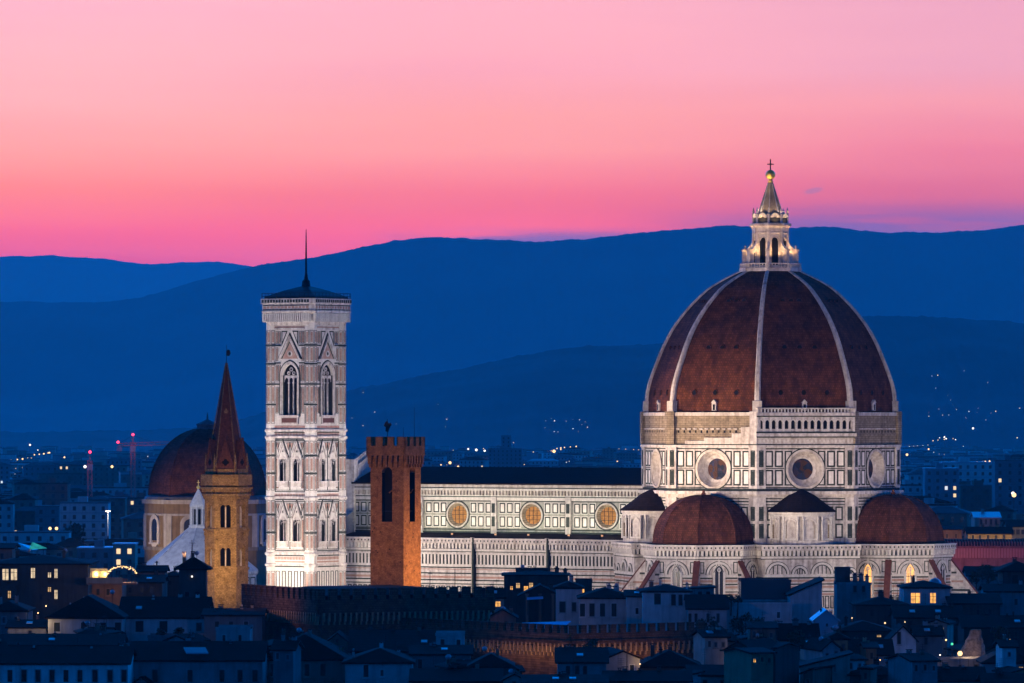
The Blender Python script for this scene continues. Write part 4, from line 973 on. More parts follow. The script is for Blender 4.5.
for k in range(8):
    a = R(22.5 + 45 * k); F = Fc((0, 0), a); b = MB()
    b.loft([[F.P(-.3, 33.4 + 19.6 * math.sin(t), 17.2 * math.cos(t) ** .95 - .3), F.P(.3, 33.4 + 19.6 * math.sin(t), 17.2 * math.cos(t) ** .95 - .3), F.P(.2, 33.5 + 19.6 * math.sin(t), 17.2 * math.cos(t) ** .95 + .15), F.P(-.2, 33.5 + 19.6 * math.sin(t), 17.2 * math.cos(t) ** .95 + .15)] for t in [math.pi / 2 * q / 14 for q in range(14)]], HTILE); b.build('rib', dm)
m = MB(); m.lathe([(3.2, 52.3), (3.2, 53.6), (3.4, 53.8), (3.4, 54.1), (1.6, 54.9), (.3, 55.5), (.2, 56.6), (.03, 57.6)], 10, LEAD); m.build('cap', ch)

# ------------------------------------------------------------------ baptistery
bp = empty('baptistery', (-77.6, 1383, 0), R(-31)); tag(bp, 'low octagonal baptistery with pale pyramid roof and small lantern beside the spired tower', 'baptistery')
m = MB(); m.lathe([(14.6, 0), (14.6, 17.0), (15.1, 17.3), (15.1, 17.9)], 8, MARB, (0, 0), A8)
for k in range(8):
    a = R(45 * k); ap = 14.6 * math.cos(math.pi / 8); F = Fc((ap * math.cos(a), ap * math.sin(a)), a)
    for u in (-4, -1.35, 1.35, 4): m.fframe(F, u - 1.1, u + 1.1, 13.4, 16.5, .25, .08, GREEN)
    m.fbox(F, -5.8, 5.8, 12.6, 13.2, -.1, .3, CORN)
m.build('wall', bp)
m = MB(); m.lathe([(15.2, 17.9), (15.0, 18.2), (2.3, 28.6)], 8, WHITEROOF, (0, 0), A8)
for k in range(8):
    a = R(22.5 + 45 * k); m.tube((15 * math.cos(a), 15 * math.sin(a), 18.2), (2.3 * math.cos(a), 2.3 * math.sin(a), 28.65), .18, .12, WHITEROOF, 5)
rf = m.build('roof', bp)
m = MB(); m.lathe([(2.4, 28.4), (2.4, 29.2), (1.5, 29.2), (1.5, 33.6), (2.2, 33.8), (2.2, 34.3), (.25, 38.0), (.2, 38.2)], 8, MARB2, (0, 0), A8)
for k in range(8):
    a = R(22.5 + 45 * k); m.tube((1.95 * math.cos(a), 1.95 * math.sin(a), 29.2), (1.95 * math.cos(a), 1.95 * math.sin(a), 33.8), .22, .2, MARB2, 6)
    F = Fc((1.4 * math.cos(R(45 * k)), 1.4 * math.sin(R(45 * k))), R(45 * k)); m.fquad(F, -.35, .35, 29.4, 33.2, .03, VOID)
ln = m.build('lantern', bp); m = MB(); m.ball((0, 0, 38.6), .45, GOLD, 10, 6); m.box(-.07, .07, -.07, .07, 39, 40.4, GOLD); m.box(-.4, .4, -.06, .06, 39.7, 39.85, GOLD); m.build('gilded_cross', ln)

# ------------------------------------------------------------------ battlemented palace blocks
CORB = stone('corbel_stone', (.40, .26, .15), (.24, .15, .09), 1.2, (.5, .5, .5), .6)  # paler than the wall stone, so lamplight on the corbels is partly painted
def battlement_block(name, label, corner, beta, len_r, len_l, ztop, merl, gap, mh, corbel_z, th=.8, cst=1.1, zb=0, inner=True):
    o = empty(name, (*corner, 0), 0.0); tag(o, label, 'palace')
    m = MB(); me = None
    cb, sb = math.cos(beta), math.sin(beta)
    FR = Fc((cb * len_r / 2, sb * len_r / 2), beta - math.pi / 2); FL = Fc((-sb * len_l / 2, cb * len_l / 2), beta + math.pi)
    mm = MB(); Fq = Fc((0, 0), R(270)); mm.fbox(Fq, -merl / 2, merl / 2, 0, mh, -th, 0, PALST); mm.fbox(Fq, -merl / 2 - .06, merl / 2 + .06, mh, mh + .12, -th - .06, .06, PALST); mesh = mm.mesh('merlon')
    places = []
    for F, ln in ((FR, len_r), (FL, len_l)):
        pr = .7
        m.fwall(F, -ln / 2, ln / 2, zb, corbel_z + .4, [], PALST)
        m.fbox(F, -ln / 2 - pr, ln / 2 + pr, corbel_z, ztop, pr - th, pr, PALST); m.fbox(F, -ln / 2 - pr, ln / 2 + pr, corbel_z + .3, corbel_z + .55, pr, pr + .12, PALST)
        n = int(ln / cst)
        for q in range(n):
            u = -ln / 2 + ln * (q + .5) / n
            m.fbox(F, u - .18, u + .18, corbel_z - 1.5, corbel_z, 0, .66, CORB); m.fbox(F, u - .14, u + .14, corbel_z - 2.1, corbel_z - 1.5, 0, .32, CORB)
            m.fring(F, u + ln / n / 2, corbel_z - .55, ln / n / 2 - .2, ln / n / 2 + .12, .2, .62, PALST, 0, math.pi, 6)
        m.fbox(F, -ln / 2, ln / 2, corbel_z - 2.45, corbel_z - 2.1, -.1, .22, PALST)
        step = merl + gap; k = int((ln + 2 * pr) / step)
        for q in range(k + 1):
            u = -ln / 2 - pr + merl / 2 + q * step
            if u + merl / 2 <= ln / 2 + pr + .1: places.append((F.P(u, ztop, pr), math.atan2(F.n[1], F.n[0]) - R(270)))
    # walkway roof inside
    q = [FR.P(-len_r / 2, 0, 0), FR.P(len_r / 2, 0, 0)]
    p3 = (q[1][0] - sb * len_l, q[1][1] + cb * len_l); p4 = (-sb * len_l, cb * len_l)
    if inner:
        e_ = CAM_Z - (590 - HOR) * 970 / F_PX; ctr = ((q[1][0] + p4[0]) / 2, (q[1][1] + p4[1]) / 2)
        ins = [Vector((a_, b_, 0)).lerp(Vector((*ctr, 0)), .12) for a_, b_ in ((0, 0), q[1][:2], p3, p4)]
        hi_ = [Vector((a_, b_, 0)).lerp(Vector((*ctr, 0)), .5) for a_, b_ in ((0, 0), q[1][:2], p3, p4)]
        rr_ = MB(); rr_.loft([[(v.x, v.y, corbel_z) for v in ins], [(v.x, v.y, e_ - .6) for v in ins], [(v.x, v.y, e_ + .4) for v in hi_]], RTILE); rr_.build('roof', o)
    if inner: m.poly([(0, 0, corbel_z + .4), (q[1][0], q[1][1], corbel_z + .4), (*p3, corbel_z + .4), (*p4, corbel_z + .4)], RTILE)
    w = m.build('wall', o)
    for p, rz in places: add_mesh('merlon', mesh, w, p, rz)
    return o
# upper block (corner at px 320), lower court block (corner at px 572)
pc = at(320, 0, 955)
battlement_block('battlemented_palace', 'dark battlemented palace block under the orange brick tower', (pc.x, pc.y), R(26.5), 32.4, 31.0, CAM_Z - (600 - HOR) * 955 / F_PX, 1.35, .95, 1.8, CAM_Z - (613 - HOR) * 955 / F_PX, .8, 1.0)
pc = at(572, 0, 925)
battlement_block('court_wall', 'lower battlemented court wall with corbels lit orange from below', (pc.x, pc.y), R(37.6), 27.5, 52.0, CAM_Z - (633.5 - HOR) * 925 / F_PX, 1.15, .95, 1.25, CAM_Z - (644 - HOR) * 925 / F_PX, .7, 1.1, 8, False)

# ------------------------------------------------------------------ floodlights (they stand on the roofs and squares round the monuments)
AMBER = glow_mat('amber_lens', (1.0, .35, .06), .6, False)
WW = (1.0, .82, .64); WC = (1.0, .87, .78); WY = (1.0, .64, .29); WO = (1.0, .52, .16)
def fl(loc, tgt, p, ang, c=WW, bl=.7, r=.6): lamp(cw(*loc), cw(*tgt), p, ang, c, bl, r)
# south flank of the aisles and nave
for u in (-100, -85, -70, -55, -40): fl((u - 6, -58, 21), (u, -21, 21), 24000, 85)
# tribunes and choir from the south and south-east
fl((-30, -84, 20), (-8, -44, 23), 44000, 70); fl((2, -88, 20), (2, -44, 24), 28000, 70); fl((34, -72, 20), (22, -30, 24), 38000, 75); fl((66, -48, 20), (42, -10, 23), 44000, 70); fl((84, -20, 20), (46, 0, 22), 22000, 60)
# drum from roofs to the south-west and south-east
fl((-75, -122, 23), (-8, -27, 44), 300000, 29, WW, .8); fl((8, -150, 23), (12, -24, 45), 240000, 25, WW, .8); fl((100, -90, 22), (24, -12, 45), 64000, 26, WW, .8)
# dome
fl((-105, -140, 26), (-8, -16, 66), 380000, 34, (1, .78, .64)); fl((-84, -124, 25), (-6, -24, 52), 860000, 20, (1, .68, .42), .8); fl((30, -190, 26), (6, -14, 56), 200000, 24, (1, .74, .60)); fl((150, -70, 26), (20, -6, 62), 210000, 26, (1, .72, .56), .9)
# lantern: narrow beams from far roofs and small lamps behind its parapet
fl((-40, -150, 26), (0, 0, 97.5), 240000, 8.5, (1, .64, .32), .5); fl((70, -120, 26), (0, 0, 97.5), 190000, 9, (1, .64, .32), .5)
for k in range(8):
    a = R(45 * k); fl((5.7 * math.cos(a), 5.7 * math.sin(a), 92.6), (3.7 * math.cos(a), 3.7 * math.sin(a), 99.0), 1500, 130, (1, .60, .26), .9, .15)
    fl((4.9 * math.cos(a), 4.9 * math.sin(a), 101.3), (3.2 * math.cos(a), 3.2 * math.sin(a), 102.8), 300, 110, (1, .66, .28), .8, .15); fl((3.6 * math.cos(a + .39), 3.6 * math.sin(a + .39), 103.4), (.8 * math.cos(a + .39), .8 * math.sin(a + .39), 107.5), 260, 100, (1, .76, .5), .9, .15)
fl((2, -5.5, 103), (0, 0, 112.2), 2600, 30, (1, .72, .3), .8, .2); fl((-4, -4.5, 103), (0, 0, 112.2), 2200, 30, (1, .7, .3), .8, .2)
# bell tower
def bl(loc, tgt, p, ang, c=WC): lamp(BM @ Vector(loc), BM @ Vector(tgt), p, ang, c, .8, .6)
bl((-8, -44, 9), (-1, -6, 28), 40000, 80); bl((8, -46, 9), (2, -6, 28), 36000, 80); bl((46, -8, 12), (6, 0, 26), 70000, 80)
bl((-20, -66, 14), (0, -6, 60), 250000, 48); bl((64, -22, 14), (6, 0, 58), 200000, 48)
# clerestory lamps on the aisle roof
fx = MB(); fx.box(-.35, .35, -.2, .2, .35, .85, IRON); fx.box(-.06, .06, -.06, .06, 0, .4, IRON); fx.box(-.3, .3, .2, .23, .4, .8, LAMPO); fx.box(-.28, .28, -.23, -.2, .42, .78, AMBER); fxm = fx.mesh('floodlight')
for i, u in enumerate((-34, -43, -54, -63, -75, -84, -95)):
    p = cw(u, -19.2, 27.7); fl((u, -18.4, 28.7), (u, -10.8, 33.6), 2700, 150, (1.0, .95, .70), .6, .3)
    o = add_mesh('floodlight', fxm, None, p, CR); tag(o, 'small floodlight on the aisle roof shining up at the nave windows', 'floodlight', 'floodlights along the aisle roof')
# brick tower, spired tower, palace, chapel, baptistery
lamp((-37, 963, 31), (-22, 988, 40), 17000, 76, WO, .8, .4); lamp((-4, 984, 27), (-18, 989, 30), 27000, 130, WO, .8, .4)
lamp((-64, 997, 27), (-54, 1014, 33), 19000, 85, WY, .9, .4); lamp((-46, 990, 28), (-52, 1014, 34), 17000, 80, WY, .9, .4)
lamp((-58, 985, 30), (-52, 1014, 54), 11000, 40, (1, .5, .28), .9, .4)
lamp((-50, 961, 27), (-40, 970, 26), 2600, 120, (1, .48, .32), .9, .4)
lamp((-130, 1590, 14), (-92, 1614, 24), 70000, 60, (1, .66, .34), .7, .5); lamp((-72, 1580, 16), (-82, 1614, 26), 22000, 60, (1, .66, .5), .7, .5)
lamp((-96, 1500, 16), (-90, 1614, 44), 17000, 36, (1, .45, .45), .7, .5)
lamp((-112, 1338, 28), (-84, 1376, 23), 60000, 70, (.90, .90, 1.0), .8, .5); lamp((-50, 1338, 22), (-70, 1375, 23), 22000, 70, (.9, .9, 1.0), .8, .5)
# street lamps at the foot of the court wall
_c = at(572, 0, 925); _zc = CAM_Z - (660 - HOR) * 925 / F_PX
for q in range(7): point((_c.x - 2.2 - math.sin(R(37.6)) * (1 + 3.1 * q) , _c.y - .6 + math.cos(R(37.6)) * (1 + 3.1 * q), _zc + .2), 150 - 17 * q, WO, .3)
for q in range(6): point((_c.x + 1.0 + math.cos(R(37.6)) * (1.5 + 3.6 * q), _c.y - 2.0 + math.sin(R(37.6)) * (1.5 + 3.6 * q), _zc + .2), 140 - 10 * q, WO, .3)

# ------------------------------------------------------------------ houses
def house(x0, x1, ye, yr, Y, dep, kind, wall, label, wins=(), roof=None, rot=0.0, chim=(), name='house', group=None, ov=.5, wb=None, cat='house', extra=None):
    """front wall between px x0..x1 at distance Y, eaves at py ye, ridge at py yr"""
    k = Y / F_PX; roof = roof or RTILE
    c = at((x0 + x1) / 2, ye, Y); w = (x1 - x0) * k / 2 / math.cos(R(rot)); zt = c.z; rise = (ye - yr) * k
    o = empty(name, (c.x, Y, 0), R(rot)); tag(o, label, cat, group)
    m = MB(); F = Fc((0, 0), R(270))
    if kind == 'shed':
        m.loft([[(-w, 0, 0), (w, 0, 0), (w, dep, 0), (-w, dep, 0)], [(-w, 0, zt), (w, 0, zt + rise), (w, dep, zt + rise), (-w, dep, zt)]], wall)
    else: m.box(-w, w, 0, dep, 0, zt, wall)
    t = .28
    if kind == 'front':
        m.fplate(F, [(-w, zt), (w, zt), (0, zt + rise)], -dep, 0, wall)
    if kind == 'side':
        for s in (-1, 1): m.fplate(Fc((s * w, dep / 2), 0 if s > 0 else math.pi), [(-dep / 2, zt), (dep / 2, zt), (0, zt + rise)], -.3, 0, wall)
    if kind == 'flat':
        m.box(-w - .1, w + .1, -.1, .25, zt, zt + .5, wall); m.box(-w - .1, w + .1, dep - .25, dep + .1, zt, zt + .5, wall)
    m.build('wall', o)
    r = MB(); a = ov
    if kind == 'hip':
        hl = max(.15, w - dep / 2) if w > dep / 2 else .15
        hy = 0 if w >= dep / 2 else dep / 2 - w
        r.loft([[(-w - a, -a, zt), (w + a, -a, zt), (w + a, dep + a, zt), (-w - a, dep + a, zt)], [(-w - a, -a, zt + t), (w + a, -a, zt + t), (w + a, dep + a, zt + t), (-w - a, dep + a, zt + t)],
                [(-hl, dep / 2 - hy - .1, zt + rise), (hl, dep / 2 - hy - .1, zt + rise), (hl, dep / 2 + hy + .1, zt + rise), (-hl, dep / 2 + hy + .1, zt + rise)]], roof)
    elif kind == 'side':
        sl = rise / (dep / 2)
        for s in (-1, 1):
            y0 = -a if s < 0 else dep + a; z0 = zt - a * sl
            r.hexa([(-w - a, y0, z0 + .02), (w + a, y0, z0 + .02), (w + a, dep / 2, zt + rise + .02), (-w - a, dep / 2, zt + rise + .02), (-w - a, y0, z0 + t), (w + a, y0, z0 + t), (w + a, dep / 2, zt + rise + t), (-w - a, dep / 2, zt + rise + t)], roof)
    elif kind == 'front':
        sl = rise / w
        for s in (-1, 1):
            x = s * (w + a); z0 = zt - a * sl
            r.hexa([(x, -a, z0 + .02), (x, dep + a, z0 + .02), (0, dep + a, zt + rise + .02), (0, -a, zt + rise + .02), (x, -a, z0 + t), (x, dep + a, z0 + t), (0, dep + a, zt + rise + t), (0, -a, zt + rise + t)], roof)
    elif kind == 'shed':
        r.hexa([(-w - a, -a, zt + .02), (w + a, -a, zt + rise + .02), (w + a, dep + a, zt + rise + .02), (-w - a, dep + a, zt + .02), (-w - a, -a, zt + t), (w + a, -a, zt + rise + t), (w + a, dep + a, zt + rise + t), (-w - a, dep + a, zt + t)], roof)
    else: r.box(-w + .05, w - .05, .25, dep - .25, zt + .01, zt + .12, roof)
    rf = r.build('roof', o)
    for (px, py, wp, hp, ty) in wins:
        u = ((px - (x0 + x1) / 2) * k) / math.cos(R(rot)); z = CAM_Z + (HOR - py) * k; ww, hh = wp * k / 2 / math.cos(R(rot)), hp * k / 2
        b = MB(); g = {'d': GLASS, 's': SHUT, 'l': WARM, 'a': WARM2, 'p': PALEWIN, 'v': VOID}[ty]
        b.fframe(F, u - ww - .14, u + ww + .14, z - hh - .14, z + hh + .14, .14, .06, wall if ty != 'l' else SHUT); b.fquad(F, u - ww, u + ww, z - hh, z + hh, .02, g)
        if ty in 'lpa':
            b.fbox(F, u - .05, u + .05, z - hh, z + hh, .0, .05, SHUT); b.fbox(F, u - ww, u - .05, z + hh * .3, z + hh * .3 + .07, .0, .05, SHUT); b.fbox(F, u + .05, u + ww, z + hh * .3, z + hh * .3 + .07, .0, .05, SHUT)
        b.fbox(F, u - ww - .25, u + ww + .25, z - hh - .3, z - hh - .14, -.05, .2, wall); b.build('window', o)
    for (px, py, wp) in chim:
        u = ((px - (x0 + x1) / 2) * k) / math.cos(R(rot)); z = CAM_Z + (HOR - py) * k; ww = wp * k / 2
        b = MB(); b.box(u - ww, u + ww, dep * .42, dep * .42 + ww * 1.6, zt, z - .25, wall); b.box(u - ww - .12, u + ww + .12, dep * .42 - .12, dep * .42 + ww * 1.6 + .12, z - .25, z - .1, roof)
        b.box(u - ww * .7, u + ww * .7, dep * .42 + .1, dep * .42 + ww * 1.3, z - .1, z + .25, wall); b.build('chimney', rf)
    # roof clutter: aerials, dishes, vents, skylights
    rc = random.Random(int(x0 * 7 + ye * 13))
    if kind in ('hip', 'side', 'front') and rise > .6:
        for q in range(rc.choice((2, 3, 3, 4, 5))):
            u = rc.uniform(-.75, .75) * w; zr = zt + rise * (.9 if kind != 'front' else .45); b = MB(); yy = dep * .5 + rc.uniform(-.6, .6)
            ty = rc.random()
            if ty > .62:
                cw_ = rc.uniform(.22, .42); b.box(u - cw_, u + cw_, yy - cw_, yy + cw_, zt + rise * .3, zr + rc.uniform(.5, 1.1), wall if rc.random() < .6 else ROSE); zc_ = b.v[-1][2]
                b.box(u - cw_ - .1, u + cw_ + .1, yy - cw_ - .1, yy + cw_ + .1, zc_ + .18, zc_ + .28, roof)
                for q2 in (-1, 1): b.box(u + q2 * cw_ * .75 - .06, u + q2 * cw_ * .75 + .06, yy - cw_, yy + cw_, zc_, zc_ + .18, wall)
                b.build('chimney', rf)
            elif ty < .40:
                hh = rc.uniform(1.2, 3.2); b.tube((u, yy, zt + rise * .4), (u, yy, zr + hh), .045, .035, IRON, 4)
                for j in range(rc.choice((2, 3, 4))): b.box(u - .55 + .07 * j, u + .55 - .07 * j, yy - .02, yy + .02, zr + hh - .15 - .28 * j, zr + hh - .12 - .28 * j, IRON)
                b.build('aerial', rf)
            elif ty < .48:
                b.tube((u, yy, zt + rise * .4), (u, yy, zr + .9), .16, .16, IRON, 6); b.lathe([(.3, zr + .9), (.06, zr + 1.2)], 6, IRON, (u, yy)); b.build('flue', rf)
            elif kind == 'side':
                y0 = dep * .18; sl = rise / (dep / 2); b.hexa([(u - .5, y0, zt + y0 * sl + t), (u + .5, y0, zt + y0 * sl + t), (u + .5, y0 + 1.2, zt + (y0 + 1.2) * sl + t), (u - .5, y0 + 1.2, zt + (y0 + 1.2) * sl + t), (u - .5, y0, zt + y0 * sl + t + .14), (u + .5, y0, zt + y0 * sl + t + .14), (u + .5, y0 + 1.2, zt + (y0 + 1.2) * sl + t + .14), (u - .5, y0 + 1.2, zt + (y0 + 1.2) * sl + t + .14)], METAL); b.build('skylight', rf)
            else:
                b.tube((u, yy, zt + rise * .4), (u, yy, zr + .8), .05, .05, IRON, 4); b.lathe([(.05, 0), (.32, .12), (.42, .3)], 10, METAL)
                b.v[12 - 4:] = [(u + x_, yy - .1 + z_ - .3, zr + .9 + y_) for x_, y_, z_ in b.v[8:]]; b.build('dish', rf)
    if extra: extra(o, F, k, w, zt, dep)
    return o
def row(xs, py, w, h, t): return [(x, py, w, h, t) for x in xs]
HO = house
# left side
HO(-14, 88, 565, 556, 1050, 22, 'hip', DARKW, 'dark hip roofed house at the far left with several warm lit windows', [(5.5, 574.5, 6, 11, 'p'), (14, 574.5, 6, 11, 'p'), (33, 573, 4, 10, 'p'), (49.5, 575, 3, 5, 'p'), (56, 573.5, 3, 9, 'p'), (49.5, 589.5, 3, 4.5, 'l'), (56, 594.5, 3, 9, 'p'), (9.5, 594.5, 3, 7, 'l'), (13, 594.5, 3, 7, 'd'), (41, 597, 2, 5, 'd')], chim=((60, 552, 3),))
HO(-10, 12, 549, 545, 1120, 14, 'side', ROSE, 'low rose walled house peeping over the dark hip roof at the left edge', row((2,), 556, 3, 5, 'd'))
HO(138, 165, 572, 567, 1110, 8, 'side', ROSE, 'small brown walled house before the pale pyramid roof', row((145, 155), 578, 3, 5, 's'))
HO(160, 182, 577, 572, 1120, 10, 'hip', DARKW, 'low dark hip roof between the pale pyramid roof and the turret', row((170,), 583, 3, 4, 's'))
HO(80, 122, 583, 579.5, 1060, 12, 'flat', ROSE, 'dark terrace house whose rooftop terrace glows yellow', row((88, 98, 108), 592, 3, 6, 's'))
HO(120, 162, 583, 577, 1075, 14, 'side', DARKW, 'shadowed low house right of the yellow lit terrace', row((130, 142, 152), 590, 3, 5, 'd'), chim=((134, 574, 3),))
HO(48, 122, 619, 597, 955, 22, 'hip', WHITE, 'long pale house with a broad dark hip roof and five dark windows', row((57, 84, 103, 118), 627, 6, 9, 's') + row((122 - 14,), 640, 3, 5, 'd'), chim=((80, 600, 3), (66, 606, 2)))
HO(8, 46, 628, 622, 965, 10, 'side', CREAM, 'small cream house with a lamp lit gable at the lower left', row((30,), 633, 3, 5, 'd'), chim=((16, 619, 3),))
HO(-12, 26, 612, 602, 985, 14, 'hip', GREY, 'grey house low at the left edge below the lit windows', row((4, 16), 620, 3, 6, 'd'))
HO(-10, 120, 646, 637, 915, 14, 'side', GREY, 'long low grey house with a tiled roof above the bottom row', row((10, 30, 70, 92, 110), 654, 3, 5, 's'), chim=((52, 634, 3), (98, 636, 3)))
HO(120, 206, 618, 600, 965, 20, 'side', WHITE, 'pale house with two square dark windows and a wide ledge', row((139.5, 163.5), 626.5, 8, 11, 's') + row((199,), 627, 5, 8, 's'), chim=((150, 598, 3),))
def arcade(o, F, k, w, zt, dep):
    for q in range(4):
        u = -w + 2 * w * (q + .55) / 4.2; z = zt - 2.2
        b = MB(); b.fplate(F, [(u - .85, z - 1.3), (u + .85, z - 1.3), (u + .85, z)] + [(u + .85 * math.cos(math.pi * j / 8), z + .85 * math.sin(math.pi * j / 8)) for j in range(1, 9)], -.1, .03, VOID); b.fring(F, u, z, .85, 1.05, -.05, .1, GREY, 0, math.pi, 8); b.build('arch', o)
HO(148, 202, 638, 634, 948, 8, 'flat', GREY, 'terrace arcade with four round dark arches under planted pots', (), extra=arcade)
HO(204, 262, 616, 611, 958, 14, 'side', GREY, 'grey house right of the small dark turret below the battlements', row((217, 231, 246), 625, 4, 7, 's'), chim=((240, 607, 3),))
HO(216, 250, 630, 626, 935, 10, 'flat', WHITE, 'small flat roofed white house under the grey one near the battlements', row((224, 240), 638, 3, 6, 's'))
HO(-14, 128, 664, 650, 850, 16, 'side', WHITE, 'long pale house at the bottom left corner with a row of nine tall shuttered windows', row((10, 24, 38, 52, 66, 80, 95, 110, 124), 676, 5, 12, 's'), chim=((30, 649, 3), (88, 650, 3)))
HO(130, 262, 661, 645, 862, 18, 'side', GREY, 'long grey house along the bottom with shuttered windows and a bright skylight', row((155, 190, 222, 240, 255), 676, 5, 12, 's'), chim=((228, 643, 3),), extra=lambda o, F, k, w, zt, dep: (lambda b: (b.hexa([(-1.6, 2.2, zt + .98), (1.8, 2.2, zt + .98), (1.2, 4.4, zt + 1.75), (-2.2, 4.4, zt + 1.75), (-1.6, 2.2, zt + 1.2), (1.8, 2.2, zt + 1.2), (1.2, 4.4, zt + 1.95), (-2.2, 4.4, zt + 1.95)], METAL), b.build('skylight', o)))(MB()))
# small turret
tu = HO(179, 206, 570, 557, 985, 4.7, 'hip', DARKW, 'small dark square turret with a pyramid roof and one tiny lamp', [(187, 600, 4, 16, 'v'), (197.5, 600, 4, 16, 'v')], name='turret', cat='turret', ov=.9)
b = MB(); p = at(192, 576.5, 984.8); b.ball((0, 0, 0), .16, LAMPW, 8, 5); tag(b.build('wall_lamp', None, True, p), 'tiny white lamp on the dark turret under its eaves', 'lamp')
# centre left
HO(262, 345, 661, 636, 880, 24, 'hip', CREAM, 'wide hip roofed house below the palace corner with four shuttered windows', row((273, 290, 307, 323), 670, 5, 12, 's'), chim=((300, 634, 3),))
HO(345, 412, 664, 650, 868, 18, 'hip', WHITE, 'white walled hip roofed house at the bottom left of centre', [(366, 671, 5, 12, 's'), (382, 673, 3, 6, 's')], chim=((377, 655, 2.5), (352, 652, 2.5)))
HO(325, 350, 644, 634, 905, 10, 'front', ROSE, 'small gabled attic catching blue light above the wide hip roof', row((337,), 641, 2, 3, 'd'))
HO(350, 440, 652, 634, 900, 22, 'side', DARKW, 'broad dark tiled house in front of the battlemented palace', row((372, 398, 424), 660, 4, 7, 's'), chim=((392, 632, 3),))
HO(436, 464, 636, 633, 895, 9, 'flat', WHITE, 'small white flat roofed box with two dark windows', row((442.5, 458.5), 643, 4, 7, 's'))
HO(412, 470, 655, 648, 880, 12, 'side', GREY, 'low grey house directly below the small white box', row((420, 460), 664, 4, 9, 's'), chim=((434, 645, 3),))
HO(470, 512, 668, 655, 868, 14, 'hip', DARKW, 'dark tiled house just left of the gabled dormer at the bottom', row((480, 500), 676, 4, 8, 's'))
HO(503, 526, 681, 675, 850, 8, 'front', CREAM, 'small pale gable at the bottom edge below the lit corbels', row((514,), 684, 3, 5, 's'))
HO(558, 606, 663, 651, 880, 16, 'side', GREY, 'ribbed roof house under the orange corbels with tall shutters', row((568, 577, 585), 673, 4, 14, 's'), roof=RTILE2)
HO(606, 640, 659, 652, 885, 14, 'front', WHITE, 'pale gabled house under the right end of the lit corbels', row((632,), 670, 4, 10, 's'), rot=8)
# centre: in front of the nave
HO(484, 504, 598, 590, 1085, 9, 'side', CREAM, 'cream house glowing amber just right of the palace battlements', [(492, 604, 4, 5, 'p'), (498, 604, 5, 5, 'a')])
HO(488, 516, 618, 610, 1040, 12, 'front', ROSE, 'gabled rose house right of the dark palace block', row((498, 506), 624, 3, 5, 's'))
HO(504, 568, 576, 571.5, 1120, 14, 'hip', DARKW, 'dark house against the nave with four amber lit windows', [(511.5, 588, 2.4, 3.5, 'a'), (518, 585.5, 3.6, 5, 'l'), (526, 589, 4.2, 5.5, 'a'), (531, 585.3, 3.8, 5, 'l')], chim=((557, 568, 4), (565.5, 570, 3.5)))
HO(516, 548, 571, 570, 1130, 8, 'flat', DARKW, 'dark roof block rising behind the house with amber windows', row((524, 538), 573, 3, 2.5, 'd'))
def loggia(o, F, k, w, zt, dep):
    for u in (-w + .4, w - .4, 0):
        b = MB(); b.box(u - .28, u + .28, -1.2, -.75, 0, zt, ROSE); b.box(u - .38, u + .38, -1.3, -.65, zt - .35, zt - .02, ROSE); b.build('pillar', o)
HO(525, 555, 593.5, 586, 1095, 9, 'front', DARKW, 'gabled roof loggia on pillars sheltering a blue canopy', (), extra=loggia, ov=1.5, roof=RTILE2)
b = MB(); p = at(535, 600, 1092); b.hexa([(-1.6, 0, 0), (1.6, 0, .2), (1.6, 1.6, .6), (-1.6, 1.6, .4), (-1.6, 0, .08), (1.6, 0, .28), (1.6, 1.6, .68), (-1.6, 1.6, .48)], TARP)
for u in (-1.4, 1.4): b.tube((u, .1, -3), (u, .1, .1), .06, .06, IRON)
tag(b.build('canopy', None, False, p), 'small blue canopy inside the gabled loggia', 'canopy')
HO(556, 582, 589, 582, 1090, 12, 'hip', WHITE, 'pale house with one tall dark window right of the loggia', [(562.5, 607, 6, 11, 's'), (574, 607, 4, 9, 's')], chim=((571, 576, 3),))
HO(576, 592, 582, 580, 1105, 8, 'flat', DARKW, 'dark stair tower with one amber window behind the pale house', [(582.3, 590, 4, 6.5, 'a'), (575.8 + 1.4, 586, 2, 3, 'a')])
HO(580, 632, 599, 589, 1075, 18, 'hip', WHITE, 'long pale house with a wide dark roof and four shuttered doors', row((582.5, 592, 602.5, 614), 610, 5, 13, 's'), chim=((610, 586, 3), (616, 586.5, 3)))
HO(627, 642, 597, 592, 1068, 12, 'side', WHITE, 'narrow pale house wedged beside the hip roofed white house', [(637, 611, 3, 6, 's')], chim=((638, 589, 3),))
HO(643, 690, 592.5, 585.5, 1060, 14, 'hip', WHITE, 'white hip roofed house with three shuttered windows below the half dome', [(657.5, 599, 6.5, 11, 's'), (673.5, 600, 4.5, 11, 's'), (680.5, 600, 4, 11, 's')], chim=((688, 584, 2),), rot=0)
HO(688, 714, 589.5, 588, 1080, 9, 'shed', GREY, 'grey penthouse with an overhanging canopy roof below the half dome', row((700, 708), 594, 4, 5, 'v'))
HO(688, 727, 609, 597, 1050, 14, 'side', WHITE, 'pale house with a broad plain roof and four narrow windows', row((696, 708, 718, 690), 618, 3, 9, 's'))
HO(741, 791, 582, 579.8, 1075, 11, 'flat', GLASS, 'dark glazed penthouse with a thin roof on the big pale house', row((747, 771, 783), 594, 1.4, 18, 'd'), name='penthouse', ov=1.0)
b = MB(); p = at(748.5, 594, 1074.7)
HO(727, 792, 605, 603.5, 1058, 16, 'flat', WHITE, 'big pale blue flat fronted house with one tall narrow window', [(741, 624, 3.4, 14, 's'), (762, 621, 2, 7, 's'), (778.5, 615, 3, 6, 'd')])
